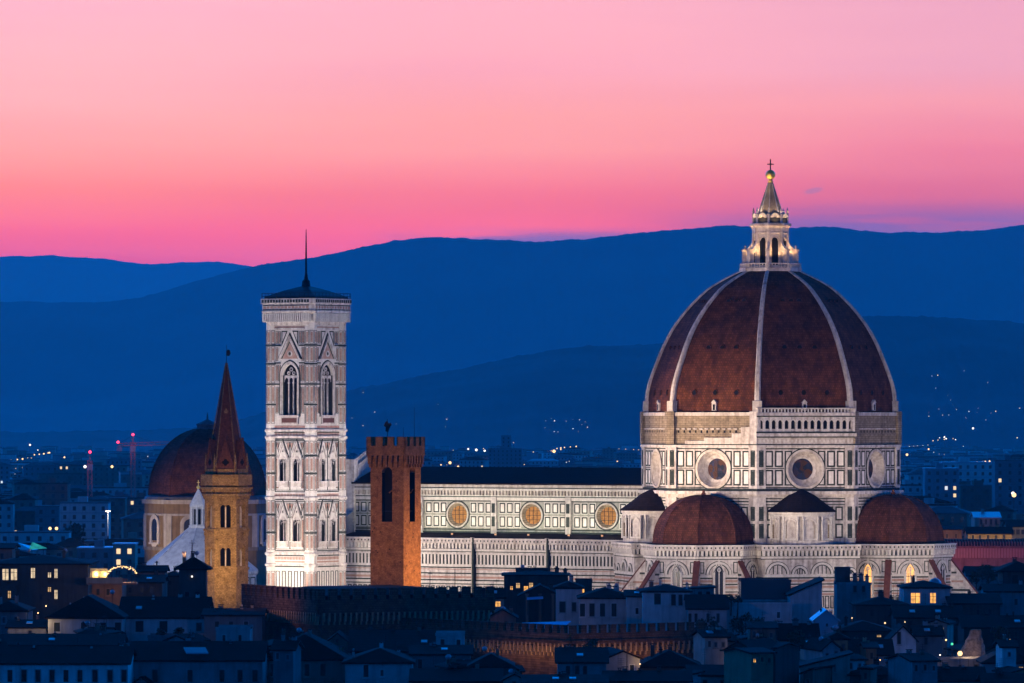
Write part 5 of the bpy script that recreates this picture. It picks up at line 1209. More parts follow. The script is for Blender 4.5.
HO(790, 822, 596, 580.5, 1062, 18, 'shed', WHITE, 'tall blank pale wall with a sloping top beside the glazed penthouse', (), rot=0)
HO(836, 850, 570, 568.5, 1085, 5, 'flat', DARKW, 'dark blocky stair tower standing before the amber church window', (), name='stair_tower', cat='tower')
HO(837, 871, 585, 583, 1078, 10, 'flat', GREY, 'grey block with a row of square chimneys by the amber church window', [(855, 589, 3, 6, 's'), (863.5, 589, 3, 6, 's')], chim=((856.5, 574.5, 4), (862.5, 574.5, 4), (868.5, 576, 3.5)))
HO(856, 908, 606, 598, 1050, 14, 'hip', DARKW, 'dark tiled house right of the chimney block with a plain wall', row((872, 890), 613, 3, 6, 's'), chim=((883, 592, 5), (893, 597, 3)))
HO(904, 950, 588.5, 581.5, 1060, 13, 'hip', WHITE, 'pale hip roofed house with two amber grilled windows', [(915.5, 598, 9, 10, 'a'), (933, 598, 5.5, 10, 'a')])
b = MB(); b.lathe([(1.25, 0), (1.2, .35), (.9, .8), (.4, 1.1), (.05, 1.2)], 12, METAL); b.lathe([(1.1, -2.5), (1.1, 0)], 12, IRON); tag(b.build('roof_vent', None, True, at(935, 584, 1076)), 'round blue metal cap rising behind the pale house with amber windows', 'roof vent')
HO(950, 1000, 604, 596, 1055, 14, 'side', DARKW, 'low dark house just right of the pale house with amber windows', row((962, 978, 990), 612, 3, 5, 's'), chim=((972, 592, 3),))
HO(968, 1003, 576, 568, 1345, 14, 'side', GREY, 'grey house with one dark window beyond the striped church wall', row((970,), 583, 5, 6, 'd'), chim=((985, 566, 3),))
HO(1003, 1036, 572, 562, 1100, 12, 'hip', DARKW, 'tall dark house at the right edge with an overhanging roof', row((1015,), 580, 6, 10, 's'), ov=1.2)
HO(986, 1032, 592, 586, 1070, 12, 'side', GREY, 'grey house below the tall dark one at the right edge', row((1000, 1016), 602, 3, 6, 's'))
# lower right jumble
HO(741, 790, 651, 636, 955, 14, 'hip', DARKW, 'dark hip roofed house under the big pale house wall', row((760, 776), 660, 4, 7, 's'), chim=((775, 632, 4),))
HO(770, 818, 640, 626, 985, 12, 'side', GREY, 'grey house with a small blue skylight on its roof', row((782, 800), 648, 3, 6, 's'), chim=((797, 620, 6),))
HO(815, 838, 620, 611, 1010, 10, 'front', METAL, 'small bright blue metal roofed attic among the dark roofs', row((827,), 625, 2, 3, 'd'), roof=METAL)
HO(838, 892, 632, 622, 985, 14, 'hip', DARKW, 'dark roofed house with a small lit attic window', [(879, 612 + 24, 4, 2, 'l'), (860, 642, 4, 9, 's')], chim=((848, 618, 3),))
HO(800, 850, 668, 654, 880, 9, 'shed', CREAM, 'pale cream wall with a slanting roof edge and a tall dark door', [(812, 676, 7, 15, 's'), (835, 668, 0.8, 8, 'd')], rot=0)
HO(890, 916, 640, 627, 960, 10, 'front', WHITE, 'white gabled house with one tall window in the lower right', [(899, 638, 3.5, 12, 's')])
HO(916, 942, 636, 628, 965, 10, 'side', GREY, 'grey house beside the white gable in the lower right', [(926, 641, 3, 7, 's')], chim=((938, 623, 3),))
HO(848, 892, 655, 642, 935, 12, 'side', GREY, 'grey house with a long dark window strip below the lit attic', [(858, 663, 3, 10, 's'), (874, 663, 8, 13, 's')], chim=((868, 640, 3),))
HO(930, 990, 662, 655, 930, 9, 'flat', GREY, 'flat roofed terrace house with a small amber lamp', row((944, 960, 976), 668, 3, 6, 's'))
HO(984, 1034, 664, 650, 920, 13, 'hip', GREY, 'pale blue hip roofed house at the lower right corner', [(1000, 671, 3, 7, 's'), (1021, 670, 4, 6, 'l')], chim=((1006, 647, 3),))
HO(964, 1030, 628, 618, 1000, 14, 'side', DARKW, 'long dark roof right of the lamp lit stump', row((980, 1000, 1016), 634, 3, 5, 's'), chim=((990, 615, 3), (1010, 616, 3)))
HO(896, 962, 618, 608, 1030, 13, 'side', DARKW, 'dark roofed house directly below the amber grilled windows', row((910, 930, 948), 624, 3, 5, 's'), chim=((955, 604, 3),))
HO(850, 905, 676, 666, 880, 12, 'hip', DARKW, 'dark hip roof at the bottom right of the cream wall', row((862, 880), 682, 3, 6, 's'), chim=((890, 663, 3),))
HO(905, 985, 681, 670, 865, 12, 'side', GREY, 'grey roofed house along the bottom right edge', row((930, 950), 688, 3, 6, 's'), chim=((950, 667, 4), (966, 668, 3)))
HO(985, 1040, 684, 676, 855, 10, 'side', DARKW, 'lowest dark roof in the bottom right corner', (), chim=((1004, 673, 3),))
HO(640, 700, 668, 652, 890, 16, 'hip', DARKW, 'dark hip roofed house below the end of the battlemented court wall', row((655, 672, 690), 678, 4, 8, 's'), chim=((662, 650, 3),))
HO(700, 745, 660, 648, 915, 12, 'side', GREY, 'grey house under the pale house with narrow windows', row((712, 726), 668, 3, 7, 's'), chim=((722, 644, 3),))
HO(690, 770, 676, 668, 868, 12, 'side', CREAM, 'low cream house with pale glimmers along the bottom', row((705, 722, 740, 756), 684, 4, 8, 's'), chim=((730, 665, 3),))
HO(755, 803, 672, 662, 890, 12, 'hip', WHITE, 'dim white house left of the cream wall with the door', row((768, 785), 680, 4, 8, 's'))
HO(606, 690, 682, 674, 850, 12, 'side', DARKW, 'dark tiled roof at the bottom centre right', (), chim=((640, 671, 3),))
HO(412, 500, 682, 672, 852, 14, 'side', DARKW, 'dark tiled roof at the bottom centre left', (), chim=((455, 669, 3),))
HO(524, 606, 684, 678, 845, 12, 'side', DARKW, 'lowest dark roof at the bottom centre', (), chim=((560, 675, 3),))
# long red lit market roof and lit palaces beyond the right tribune
mk = MB(); c = at(985, 546, 1500); k = 1500 / F_PX
mk.box(-52 * k, 60 * k, 0, 12, 0, c.z, ROSE); kk = glow_mat('red_lit_panels', (1.0, .10, .16), .085)
F = Fc((0, 0), R(270))
for q in range(38): u = -51 * k + q * 2.9 * k; mk.fquad(F, u + .1, u + 2.5 * k, c.z - 3.2, c.z - .6, .04, kk)
for q in range(39): u = -51 * k + q * 2.9 * k; mk.fbox(F, u - .12, u + .08, c.z - 3.4, c.z + 1.2, -.1, .3, ROSE)
mk.loft([[(-52 * k, 0, c.z), (60 * k, 0, c.z), (60 * k, 12, c.z), (-52 * k, 12, c.z)], [(-52 * k, 4, c.z + 1.7), (60 * k, 4, c.z + 1.7), (60 * k, 8, c.z + 1.7), (-52 * k, 8, c.z + 1.7)]], stone('market_roof', (.20, .05, .06), (.12, .03, .04), .8))
for q in range(39): u = -51 * k + q * 2.9 * k; mk.tube((u, -.05, c.z), (u, 4, c.z + 1.8), .12, .12, ROSE, 4)
tag(mk.build('market_hall', None, False, (c.x, 1500, 0)), 'long market hall with red lit glazing right of the church', 'market hall')
lamp((c.x - 8, 1478, 12), (c.x, 1502, c.z + 2), 8000, 120, (1, .25, .25), .8, .4)
HO(940, 962, 530, 527, 1620, 12, 'side', OCHRE, 'small orange lit house directly behind the right half dome', row((947, 956), 536, 2, 4, 'd'))
lamp((at(950, 540, 1600).x, 1605, 16), (at(952, 535, 1620).x, 1620, 20), 5000, 110, (1, .4, .15), .8, .3)
HO(975, 1000, 518, 513, 1640, 14, 'side', CREAM, 'cream lit villa with four windows below a blue roof on the right', row((981, 986, 991, 996), 522, 2, 5, 'd'), roof=METAL)
HO(968, 1012, 534, 528, 1600, 12, 'side', OCHRE, 'yellow lit long house with a dark roof on the right', row((973, 980, 988, 996, 1004), 537, 2.4, 4, 'd'), roof=RTILE2)
HO(1008, 1040, 527, 521, 1610, 14, 'side', CREAM, 'yellow lit corner palace with square windows at the right edge', row((1013, 1018, 1023), 532, 3.4, 4.6, 'd') + row((1016, 1022), 540, 2.5, 3, 'd'))
for px, p in ((972, 4000), (990, 5000), (1016, 6500)): q = at(px, 540, 1590); lamp((q.x, 1588, 16), (q.x + 1, 1606, q.z + 2), p, 130, (1, .62, .24), .8, .3)

# the crowd of small roofs between and before them
rs = random.Random(77); done = 0
SML = [('small dark tiled house among the roofs low at the left', 'small roofs low at the left'), ('small dark tiled house among the roofs at the bottom centre', 'small roofs at the bottom centre'), ('small dark tiled house among the jumble of roofs at the lower right', 'small roofs at the lower right')]
for tr in range(900):
    if done >= 120: break
    px = rs.uniform(0, 1024); Y = rs.uniform(838, 1035)
    lim = 606 if px < 170 else 618 if px < 262 else 642 if px < 470 else 664 if px < 700 else 622 if px < 830 else 612
    z = rs.uniform(12, 20); ye = HOR + (CAM_Z - z) * F_PX / Y; wpx = rs.uniform(9, 27)
    rr = rs.uniform(3, 8)
    if ye - rr < lim or ye > 684: continue
    if 940 < px < 1000 and ye - rr < 656 and Y < 950: continue
    if 795 < px < 850 and 640 < ye - rr < 668 and Y < 880: continue
    if ye - rr > 655 and (px < 128 or 255 < px < 412) and Y < 880: continue
    if 884 < px < 946 and Y < 970 and ye - rr < 650: continue
    kd = rs.choice(('side', 'side', 'hip', 'front', 'shed')); wl_ = rs.choice((WHITE, CREAM, GREY, GREY, DARKW, ROSE, OCHRE))
    nW = max(1, int(wpx / 7)); ws = []
    for q in range(nW):
        wx_ = px - wpx / 2 + wpx * (q + .5) / nW; lit = rs.random() < .13
        ws.append((wx_ + rs.uniform(-.6, .6), ye + rs.uniform(5.5, 7.5), 2.2 if lit else 2.6, 3.4 if lit else rs.choice((4.5, 6)), rs.choice('lpa') if lit else rs.choice('ssd')))
    ch_ = [(px + rs.uniform(-.35, .35) * wpx, ye - rr - rs.uniform(.5, 2.5), rs.uniform(1.6, 3))] if rs.random() < .7 and kd != 'shed' else []
    zn = SML[0] if px < 300 else SML[1] if px < 700 else SML[2]
    house(px - wpx / 2, px + wpx / 2, ye, ye - rr, Y, rs.uniform(6, 11), kd, wl_, zn[0], ws, rs.choice((RTILE, RTILE, RTILE2)), rs.uniform(-28, 28), ch_, group=zn[1]); done += 1
# ------------------------------------------------------------------ lit terrace, trellis
te = empty('roof_terrace', at(108, 582, 1045)); tag(te, 'rooftop terrace with a glowing yellow canopy strung with lights', 'terrace'); k = 1045 / F_PX
b = MB(); b.box(-22 * k, 14 * k, 1, 1.3, -.3, .8, CREAM); b.box(-22 * k, 28 * k, 1.3, 6, -.5, -.2, ROSE); b.build('parapet', te)
b = MB(); b.box(-20 * k, -3 * k, 5.6, 6, -.2, 2.4, CREAM); F = Fc((0, 5.6), R(270))
for u in (-18, -10): b.fquad(F, u * k, (u + 6) * k, .2, 1.9, .03, WARM)
b.build('glazed_room', te)
b = MB()
for q in range(9):
    t0 = math.pi * q / 8; x = (13 - 14 * math.cos(t0)) * k; z = 1.6 + 1.4 * math.sin(t0)
    b.tube((x, 1.5, -.2), (x, 1.5, z), .05, .05, IRON, 4)
    if q: b.tube((px_, 1.5, pz_), (x, 1.5, z), .06, .06, IRON, 4); b.tube((px_, 4.5, pz_), (x, 4.5, z), .06, .06, IRON, 4)
    b.tube((x, 1.5, z), (x, 4.5, z), .05, .05, IRON, 4); px_, pz_ = x, z
b.build('canopy_frame', te)
for q in range(40):
    t0 = math.pi * (q + .5) / 40; x = (13 - 14 * math.cos(t0)) * k; z = 1.5 + 1.4 * math.sin(t0) - (q % 3) * .22 * random.random()
    s = MB(); s.ball((x, 1.5 + (q % 4) * .9, z), .13, LAMPO, 6, 4); s.build('bulb', te)
p = te.location
for dx_, pw in ((-14, 900), (-5, 700), (6, 900), (18, 900), (26, 400)): point((p.x + dx_ * k, p.y + 5.4, p.z + 1.3), pw * .35, (1, .62, .16), .2)
point((at(33, 634, 950).x, 957, at(33, 634, 950).z), 500, (1, .7, .35), .2); point((at(42, 622, 950).x, 953, at(42, 624, 950).z), 260, (1, .7, .35), .2)
# lamps and odd lights among the roofs
def bulb(px, py, Y, mat, r, name, label, cat='lamp', group=None):
    b = MB(); b.ball((0, 0, 0), r, mat, 8, 5); b.tube((0, 0, -r), (0, 0, -r - 2.4), .06, .06, IRON, 4); return tag(b.build(name, None, False, at(px, py, Y)), label, cat, group)
bulb(960, 653.5, 925, LAMPO, .42, 'terrace_lamp', 'amber lamp glowing on the flat terrace in the lower right'); point(at(961, 652.5, 923), 260, (1, .6, .2), .3)
bulb(952, 644, 940, LAMPG, .22, 'signal_lamp', 'tiny green light among the dark roofs in the lower right')
bulb(732.5, 637, 930, LAMPW, .14, 'courtyard_lamp', 'tiny white lamp in the dark under the narrow windowed house')
bulb(885, 623, 1000, LAMPO, .16, 'attic_lamp', 'tiny amber lamp above the dark roofs below the amber church windows'); bulb(940, 655, 926, LAMPW, .13, 'door_lamp', 'tiny white lamp left of the amber terrace lamp')
# lamp lit stump of an old wall with rubble texture
st = MB(); k = 945 / F_PX; ST = stone('rubble_stone', (.34, .26, .20), (.12, .09, .07), 2.5, (.4, .4, .4), .8)
random.seed(3)
rings = []
for j, (z, r) in enumerate(((-3, 2.4), (-.2, 2.0), (.6, 1.75), (1.4, 1.5), (2.2, 1.1), (2.9, .95), (3.3, .85))): rings.append([(r * math.cos(math.tau * q / 14) * random.uniform(.8, 1.15) + .12 * j, .8 * r * math.sin(math.tau * q / 14) * random.uniform(.85, 1.1), z) for q in range(14)])
st.loft(rings, ST); tag(st.build('stone_stump', None, False, at(972, 649, 945)), 'lamp lit ragged stump of rough stone rising from dark roofs', 'ruin')
p = at(967, 652, 938); point((p.x, p.y, p.z), 300, (1, .66, .40), .2)
p = at(978, 650, 938); point((p.x, p.y, p.z), 220, (1, .66, .40), .2)
# blue sheeting behind the battlements
b = MB(); p = at(545, 624, 945); k = 945 / F_PX
b.loft([[(-24 * k, 0, -.9), (18 * k, 0, -.7), (26 * k, 3, .3), (-23 * k, 3, .0)], [(-24 * k, 0, -.8), (18 * k, 0, -.6), (26 * k, 3, .4), (-23 * k, 3, .1)]], TARP)
for u in (-20, -8, 4, 16): b.tube((u * k, 1, -3), (u * k, 1, -.5), .07, .07, IRON, 4)
tag(b.build('sheeting_roof', None, False, p), 'bright blue sheeting roof behind the battlements of the court wall', 'roof sheeting')
# slim poles and a dish
for px, y0, y1, Y, lab in ((192, 540, 557, 986, 'thin rod on top of the dark square turret'), (475, 540, 592, 1180, 'slim dark pole in front of the aisle wall'), (627, 646, 668, 880, 'thin post rising below the lit corbels'), (430, 570, 592, 1180, 'thin pole rising left of the other aisle poles'), (455, 569, 592, 1180, 'middle thin pole before the aisle wall')):
    b = MB(); p = at(px, y1, Y); hgt = (y1 - y0) * Y / F_PX; b.tube((0, 0, -2), (0, 0, hgt), .09 if Y < 1100 else .13, .05, IRON, 5); b.box(-.5, .5, -.03, .03, hgt * .82, hgt * .82 + .06, IRON); tag(b.build('pole', None, False, p), lab, 'pole')

# ------------------------------------------------------------------ far city
random.seed(11)
CITYW = [stone('city_wall_%s' % n, c, tuple(x * .75 for x in c), .12, (.55, .55, .55), .6, True, .9, None, None, True) for n, c in (('pale', (.55, .54, .52)), ('tan', (.38, .32, .25)), ('grey', (.28, .28, .30)), ('red', (.34, .17, .13)))]
CITYR = [RTILE2, stone('city_roof_grey', (.14, .14, .15), (.08, .08, .085), .2, (.6, .6, .6), .4, False), METAL]
CWIN = glow_mat('far_lit_window', (1.0, .70, .36), 1.1, False); CWIN2 = glow_mat('far_white_window', (.9, .95, 1.0), .9, False)
def block(px, Y, wpx, top, dep, wall, roof, kind, lit, rot=0.0):
    k = Y / F_PX; w = wpx * k / 2; c = at(px, top, Y); zt = max(4.0, c.z)
    m = MB(); m.box(-w, w, 0, dep, 0, zt, wall); F = Fc((0, 0), R(270))
    if kind == 'hip':
        rr = min(dep * .2, 3.2); hl = max(.3, w - dep / 2)
        m.loft([[(-w - .5, -.5, zt), (w + .5, -.5, zt), (w + .5, dep + .5, zt), (-w - .5, dep + .5, zt)], [(-w - .5, -.5, zt + .3), (w + .5, -.5, zt + .3), (w + .5, dep + .5, zt + .3), (-w - .5, dep + .5, zt + .3)], [(-hl, dep / 2 - .1, zt + rr), (hl, dep / 2 - .1, zt + rr), (hl, dep / 2 + .1, zt + rr), (-hl, dep / 2 + .1, zt + rr)]], roof)
    else:
        m.box(-w - .2, w + .2, -.2, dep + .2, zt + .01, zt + .5, roof)
        if w > 5: m.box(-w * .3, w * .1, dep * .3, dep * .6, zt + .5, zt + 2.6, wall)
    fl_ = 3.3; nf = max(1, int((zt - 1) / fl_)); nc = max(2, int(2 * w / 3.4))
    for j in range(nf):
        z = zt - 2.6 - fl_ * j
        if z < 1 or j > 5: break
        for i in range(nc):
            u = -w + 2 * w * (i + .5) / nc; r = random.random()
            g = GLASS
            if r < lit: g = CWIN if random.random() < .8 else CWIN2
            m.fbox(F, u - .62, u + .62, z - .1, z + 1.5, -.1, .05, g)
        if kind != 'hip' and j % 1 == 0: m.fbox(F, -w, w, z - 1.1, z - .95, -.05, .12, roof)
    return m, c.x, R(rot)
n_city = {'left': 0, 'right': 0, 'mid': 0}
def hidden(px, Y, top):
    # inside the footprint or behind the great church and towers
    if Y < 1560: return True
    if 640 < px < 905: return True
    if 262 < px < 352: return True
    if 352 <= px <= 640 and top > 466: return True
    if 150 < px < 262 and Y > 1560 and top > 430: return True
    if 145 < px < 262 and Y < 1700: return True
    if px > 900 and 520 < top and Y < 1700 : return True
    return False
LBL = {'left': ('dim apartment block on the dusky plain left of the domed chapel', 'far apartment blocks left of the chapel'),
       'right': ('dim building on the dusky plain right of the great dome', 'far buildings right of the great dome'),
       'mid': ('tiny dim building on the plain above the nave roof', 'far buildings above the nave roof')}
def city(px, Y, wpx, top, dep, wall, roof, kind, lit, label=None, rot=0.0, name='apartment_block'):
    m, x, rz = block(px, Y, wpx, top, dep, wall, roof, kind, lit, rot)
    o = m.build(name, None, False, (x, Y, 0), rz)
    if label: tag(o, label, 'building')
    else:
        z = 'left' if px < 262 else 'right' if px > 700 else 'mid'; n_city[z] += 1
        tag(o, LBL[z][0], 'building', LBL[z][1])
# singled-out blocks
city(84, 2150, 48, 503.5, 14, CITYW[0], CITYR[1], 'flat', .06, 'wide pale apartment block with a few lit windows below the left crane')
city(47, 2180, 24, 507, 14, CITYW[2], CITYR[1], 'flat', .10, 'grey apartment block left of the wide pale one')
city(117, 2250, 16, 499, 12, CITYW[3], CITYR[1], 'flat', .0, 'dull red slab block beside the tall street lamp')
city(22, 2300, 26, 500, 14, CITYW[1], CITYR[0], 'hip', .06, 'tan tiled block at the far left of the plain')
city(100, 1720, 46, 549, 16, CITYW[2], METAL, 'flat', .04, 'low long building with a pale blue roof in front of the apartment blocks')
city(124, 1700, 22, 545, 12, CITYW[1], METAL, 'flat', .35, 'low building with orange lit shop windows left of the chapel')
city(34, 1900, 70, 533, 10, CITYW[0], CITYR[1], 'flat', .0, 'long low pale wall in front of the grey apartment block')
city(505, 4700, 34, 449, 30, CITYW[2], CITYR[1], 'flat', .0, 'broad dark hall with a square tower above the nave roof')
city(506, 4735, 10, 436, 12, CITYW[2], CITYR[1], 'flat', .0, 'square dark tower rising over the broad hall above the nave roof')
city(968, 2700, 52, 463, 16, CITYW[0], METAL, 'flat', .03, 'wide pale roofed block on the plain right of the great dome')
city(942, 2500, 34, 469, 14, CITYW[2], METAL, 'flat', .05, 'grey block with blue roofs close right of the great dome')
city(1010, 2450, 30, 461, 16, CITYW[2], CITYR[1], 'flat', .05, 'dark block near the right edge above the yellow lit palace')
random.seed(21)
cnt = 0
for tries in range(4000):
    if cnt >= 285: break
    zone = random.random()
    if zone < .40: px = random.uniform(-15, 150)
    elif zone < .74: px = random.uniform(905, 1040)
    else: px = random.uniform(350, 645)
    Y = 1600 * (5.6 / 1.6) ** random.random() if zone < .74 else random.uniform(3300, 7000)
    if zone < .74 and Y > 4700: continue
    hgt = random.choice((9, 11, 13, 14, 16, 18, 21, 25)) * random.uniform(.8, 1.1)
    if Y < 1900: hgt = min(hgt, 15)
    top = HOR + (CAM_Z - hgt) * F_PX / Y
    w = random.uniform(8, 22) if Y < 2600 else random.uniform(10, 36)
    wpx = w * F_PX / Y
    if hidden(px, Y, top): continue
    if px < 150 and Y < 1760 and px > 78: continue
    if px < 130 and 1880 < Y < 2260: continue
    if px < 100 and Y < 1700 and top < 548: continue
    city(px, Y, wpx, top, random.uniform(9, 15), random.choice(CITYW), random.choice(CITYR[:2] if random.random() < .85 else CITYR), 'hip' if random.random() < .6 else 'flat', random.choice((0, 0, .01, .02, .04, .08)), None, random.uniform(-18, 18))
    cnt += 1
# everything smaller and further: one mass
m = MB(); random.seed(5)
for q in range(1600):
    Y = 2400 * (9600 / 2400) ** random.random(); px = random.choice((random.uniform(-30, 265), random.uniform(345, 645), random.uniform(890, 1060)))
    x = at(px, 0, Y).x; w = random.uniform(5, 14); h_ = random.uniform(6, 14); d_ = random.uniform(8, 14)
    m.box(x - w, x + w, Y, Y + d_, 0, h_, random.choice(CITYW)); m.box(x - w - .4, x + w + .4, Y - .4, Y + d_ + .4, h_ + .02, h_ + .8, random.choice(CITYR[:2]))
tag(m.build('far_suburbs'), 'mass of tiny far houses on the plain below the hills', None, None, 'stuff')
# tree masses on the plain
LEAF = stone('dark_foliage', (.02, .035, .022), (.045, .06, .035), 1.5, (.5, .5, .5), .5, False, .95)
BARK = stone('bark', (.07, .05, .035), (.04, .03, .02), 2, (.6, .6, .6), .4)
def tree(px, py, Y, r, hgt, label, group=None, seed=0, n=420, kind='tree', fl_=1.0):
    rnd = random.Random(seed); base = at(px, py, Y); o = empty(kind, base, 0); tag(o, label, 'tree', group)
    t = MB(); t.tube((0, 0, -2), (.1, 0, hgt * .45), .09 * r + .08, .05 * r + .04, BARK, 7)
    for q in range(5):
        a = math.tau * q / 5 + rnd.random(); t.tube((.08, 0, hgt * (.25 + .05 * q)), (r * .55 * math.cos(a), r * .55 * math.sin(a), hgt * (.55 + .07 * q)), .05 * r + .03, .03, BARK, 5)
    t.build('trunk', o)
    c = MB(); blobs = [(rnd.uniform(-.6, .6) * r, rnd.uniform(-.6, .6) * r, hgt * rnd.uniform(.4, .86), r * rnd.uniform(.3, .55)) for _ in range(9)]
    ls = max(.16, r * .13) * fl_
    for q in range(n):
        bx, by, bz, br = rnd.choice(blobs); d = Vector((rnd.gauss(0, 1), rnd.gauss(0, 1), rnd.gauss(0, 1))).normalized() * br * rnd.random() ** .4
        p = Vector((bx, by, bz)) + d; u = Vector((rnd.gauss(0, 1), rnd.gauss(0, 1), rnd.gauss(0, 1))).normalized(); v = u.orthogonal().normalized(); s = ls * rnd.uniform(.6, 1.3)
        c.poly([p - u * s, p + v * s * .6, p + u * s, p - v * s * .6], LEAF)
    c.build('crown', o); return o
T = 0
for px, py, Y, r, hgt, lab in ((731, 605, 1056, 1.0, 2.4, 'small potted tree on the roof left of the glazed penthouse'), (737.5, 606, 1056, .9, 2.0, 'bushy potted tree right against the glazed penthouse'), (742, 642, 985, 2.2, 5.0, 'dark tree below the big pale house'),
    (757, 641, 980, 1.7, 4.2, 'round dark tree below the tall narrow window of the big pale house'), (706, 645, 960, 2.3, 4.5, 'dark bushy tree under the narrow windowed house'), (178, 640, 950, 1.1, 2.4, 'potted shrub on the terrace arcade'), (161, 640, 950, .9, 2.2, 'leftmost potted shrub on the terrace arcade'),
    (988, 590, 1335, 2.6, 6.0, 'grey leafy tree beside the grey house right of the church'), (976, 590, 1335, 1.7, 4.8, 'smaller leafy tree beside the striped church wall'), (797, 655, 915, 1.8, 4.2, 'dark tree above the cream wall'), (590, 655, 905, 1.4, 3.0, 'dark shrub tree under the lit corbels'), (1000, 648, 965, 1.9, 4.0, 'dark tree right of the lamp lit stump')):
    T += 1; tree(px, py, Y, r, hgt, lab, None, T)
for q in range(60):
    rnd = random.Random(100 + q); left = q % 2 == 0
    px = rnd.uniform(-10, 145) if left else rnd.uniform(910, 1034); Y = 1650 * 2.6 ** rnd.random(); py = HOR + 52 * F_PX / Y
    tree(px, py, Y, rnd.uniform(3, 6.5), rnd.uniform(9, 15), 'dark tree clump on the plain left of the domed chapel' if left else 'dark tree clump on the plain right of the great dome', 'tree clumps left of the chapel' if left else 'tree clumps right of the great dome', 100 + q, 260, 'tree', 1.5)
# cranes
def crane(px, ytop, Y, jx0, jx1, jy, label):
    k = Y / F_PX; c = at(px, ytop, Y); o = empty('tower_crane', (c.x, Y, 0)); tag(o, label, 'crane')
    m = MB(); zt = c.z; s = .9
    for sx in (-s, s):
        for sy in (-s, s): m.tube((sx, sy, 0), (sx, sy, zt - 3), .27, .27, CRANEM, 4)
    z = 0
    while z < zt - 6:
        for sy in (-s, s): m.tube((-s, sy, z), (s, sy, z + 2.6), .1, .1, CRANEM, 4); m.tube((s, sy, z + 2.6), (-s, sy, z + 5.2), .1, .1, CRANEM, 4)
        z += 5.2
    m.tube((0, 0, zt - 5), (0, 0, zt), .3, .2, CRANEM, 5); m.box(-1.2, 1.2, -1.2, 1.2, zt - 7.5, zt - 5, WHITE); m.build('mast', o)
    zj = at(0, jy, Y).z
    if jx0 is not None:
        j = MB(); x0, x1 = (jx0 - px) * k, (jx1 - px) * k
        for dy_, dz_ in ((-.6, 0), (.6, 0), (0, 1.2)): j.tube((x0, dy_, zj + dz_), (x1, dy_, zj + dz_ + .8), .27, .22, CRANEM, 4)
        q = x0
        while q < x1 - 2: j.tube((q, 0, zj + 1.2), (q + 1.4, -.6, zj), .08, .08, CRANEM, 4); j.tube((q + 1.4, -.6, zj), (q + 2.8, 0, zj + 1.25), .08, .08, CRANEM, 4); q += 2.8
        j.tube((0, 0, zt), (x1 * .6, 0, zj + 1.4), .07, .07, IRON, 4); j.tube((0, 0, zt), (x0 * .9, 0, zj + 1.4), .07, .07, IRON, 4); j.box(x0 - .5, x0 + 2, -.8, .8, zj - 2.4, zj, WHITE); j.build('jib', o)
        b = MB(); b.ball((x0, 0, zj + 1.8), .62, LAMPR, 8, 6); b.build('warning_light', o, True)
    b = MB(); b.ball((0, 0, zt + .4), .62, LAMPR, 8, 6); b.build('warning_light', o, True)
for px, py, Y in ((133, 441, 2597), (133, 452, 2597), (90, 458, 2447), (90, 474, 2447), (150, 446, 2597)): q = at(px, py, Y); point((q.x, q.y - 4, q.z), 170, (1, .25, .25), .4)  # red lights without fittings, added to brighten the crane masts and jib
crane(133, 435.5, 2600, 118, 172, 446, 'tall tower crane with a long jib and two red lights left of the chapel')
crane(90, 453, 2450, None, None, 470, 'shorter crane mast with one red light left of the taller crane')
# street lamps and far lights
def street_lamp(px, py, Y, mat, r, label, group, hgt=9.0, name='street_lamp'):
    b = MB(); b.tube((0, 0, -hgt), (0, 0, 0), .16, .1, IRON, 4); b.ball((0, 0, .2), r, mat, 6, 4); return tag(b.build(name, None, False, at(px, py, Y)), label, 'street lamp', group)
b = MB(); p = at(108, 512, 2100); b.tube((0, 0, -9), (0, 0, .1), .30, .2, WHITE, 6); b.tube((0, 0, -p.z), (0, 0, -9), .3, .3, IRON, 6); b.box(-.95, .95, -.3, .3, .1, .5, LAMPW)  # white upper pole paints the stretch lit by the lamp, dark below
tag(b.build('floodlight_mast', None, False, p), 'tall bright white lit mast between the apartment blocks and the chapel', 'light mast'); point((p.x, p.y - 2, p.z - 1), 900, (1, .95, .8), .5)
for px, py, Y, mt, r, lab in ((85, 467, 3400, LAMPW, .95, 'bright white lamp beside the shorter crane mast'), (112, 467, 3400, LAMPO, .85, 'bright warm lamp below the tall crane'), (50, 529, 2120, LAMPO, .62, 'bright amber lamp at the foot of the pale apartment block, left of a pair'), (56.5, 529, 2120, LAMPO, .62, 'bright amber lamp at the foot of the pale apartment block, right of a pair'),
      (554, 451.5, 4800, LAMPO, 1.4, 'brightest amber light above the nave roof'), (1014, 495.5, 2300, LAMPO, .95, 'bright warm lamp near the right edge above the lit palace'), (1013, 493.8, 2310, LAMPW, .7, 'small white lamp just above the warm one near the right edge'), (973, 428.5, 6900, LAMPW, 1.3, 'brightest white light high on the slope at the right'), (450, 463, 4900, LAMPO, 1.3, 'amber light above the nave near the brick tower'),
      (907, 455, 3200, LAMPO, .7, 'small warm lamp just right of the drum'), (30, 445, 7000, LAMPW, 1.2, 'lone white light high above the plain at the left'), (7, 510, 2300, LAMPW, .5, 'small white lamp at the left edge')):
    street_lamp(px, py, Y, mt, r, lab, None)
def lamps(n, seed, pxr, pyr, label, group, r0=.5):
    rnd = random.Random(seed)
    for q in range(n):
        px, py = rnd.uniform(*pxr), rnd.uniform(*pyr)
        Y = min(5000, max(1800, 44 * F_PX / max(8, py - HOR))) * rnd.uniform(.9, 1.0)
        u = rnd.random(); street_lamp(px, py, Y, LAMPO if u < .55 else LAMPW, r0 * Y / 4000 * (.3 + 1.1 * rnd.random() ** 3), label, group)
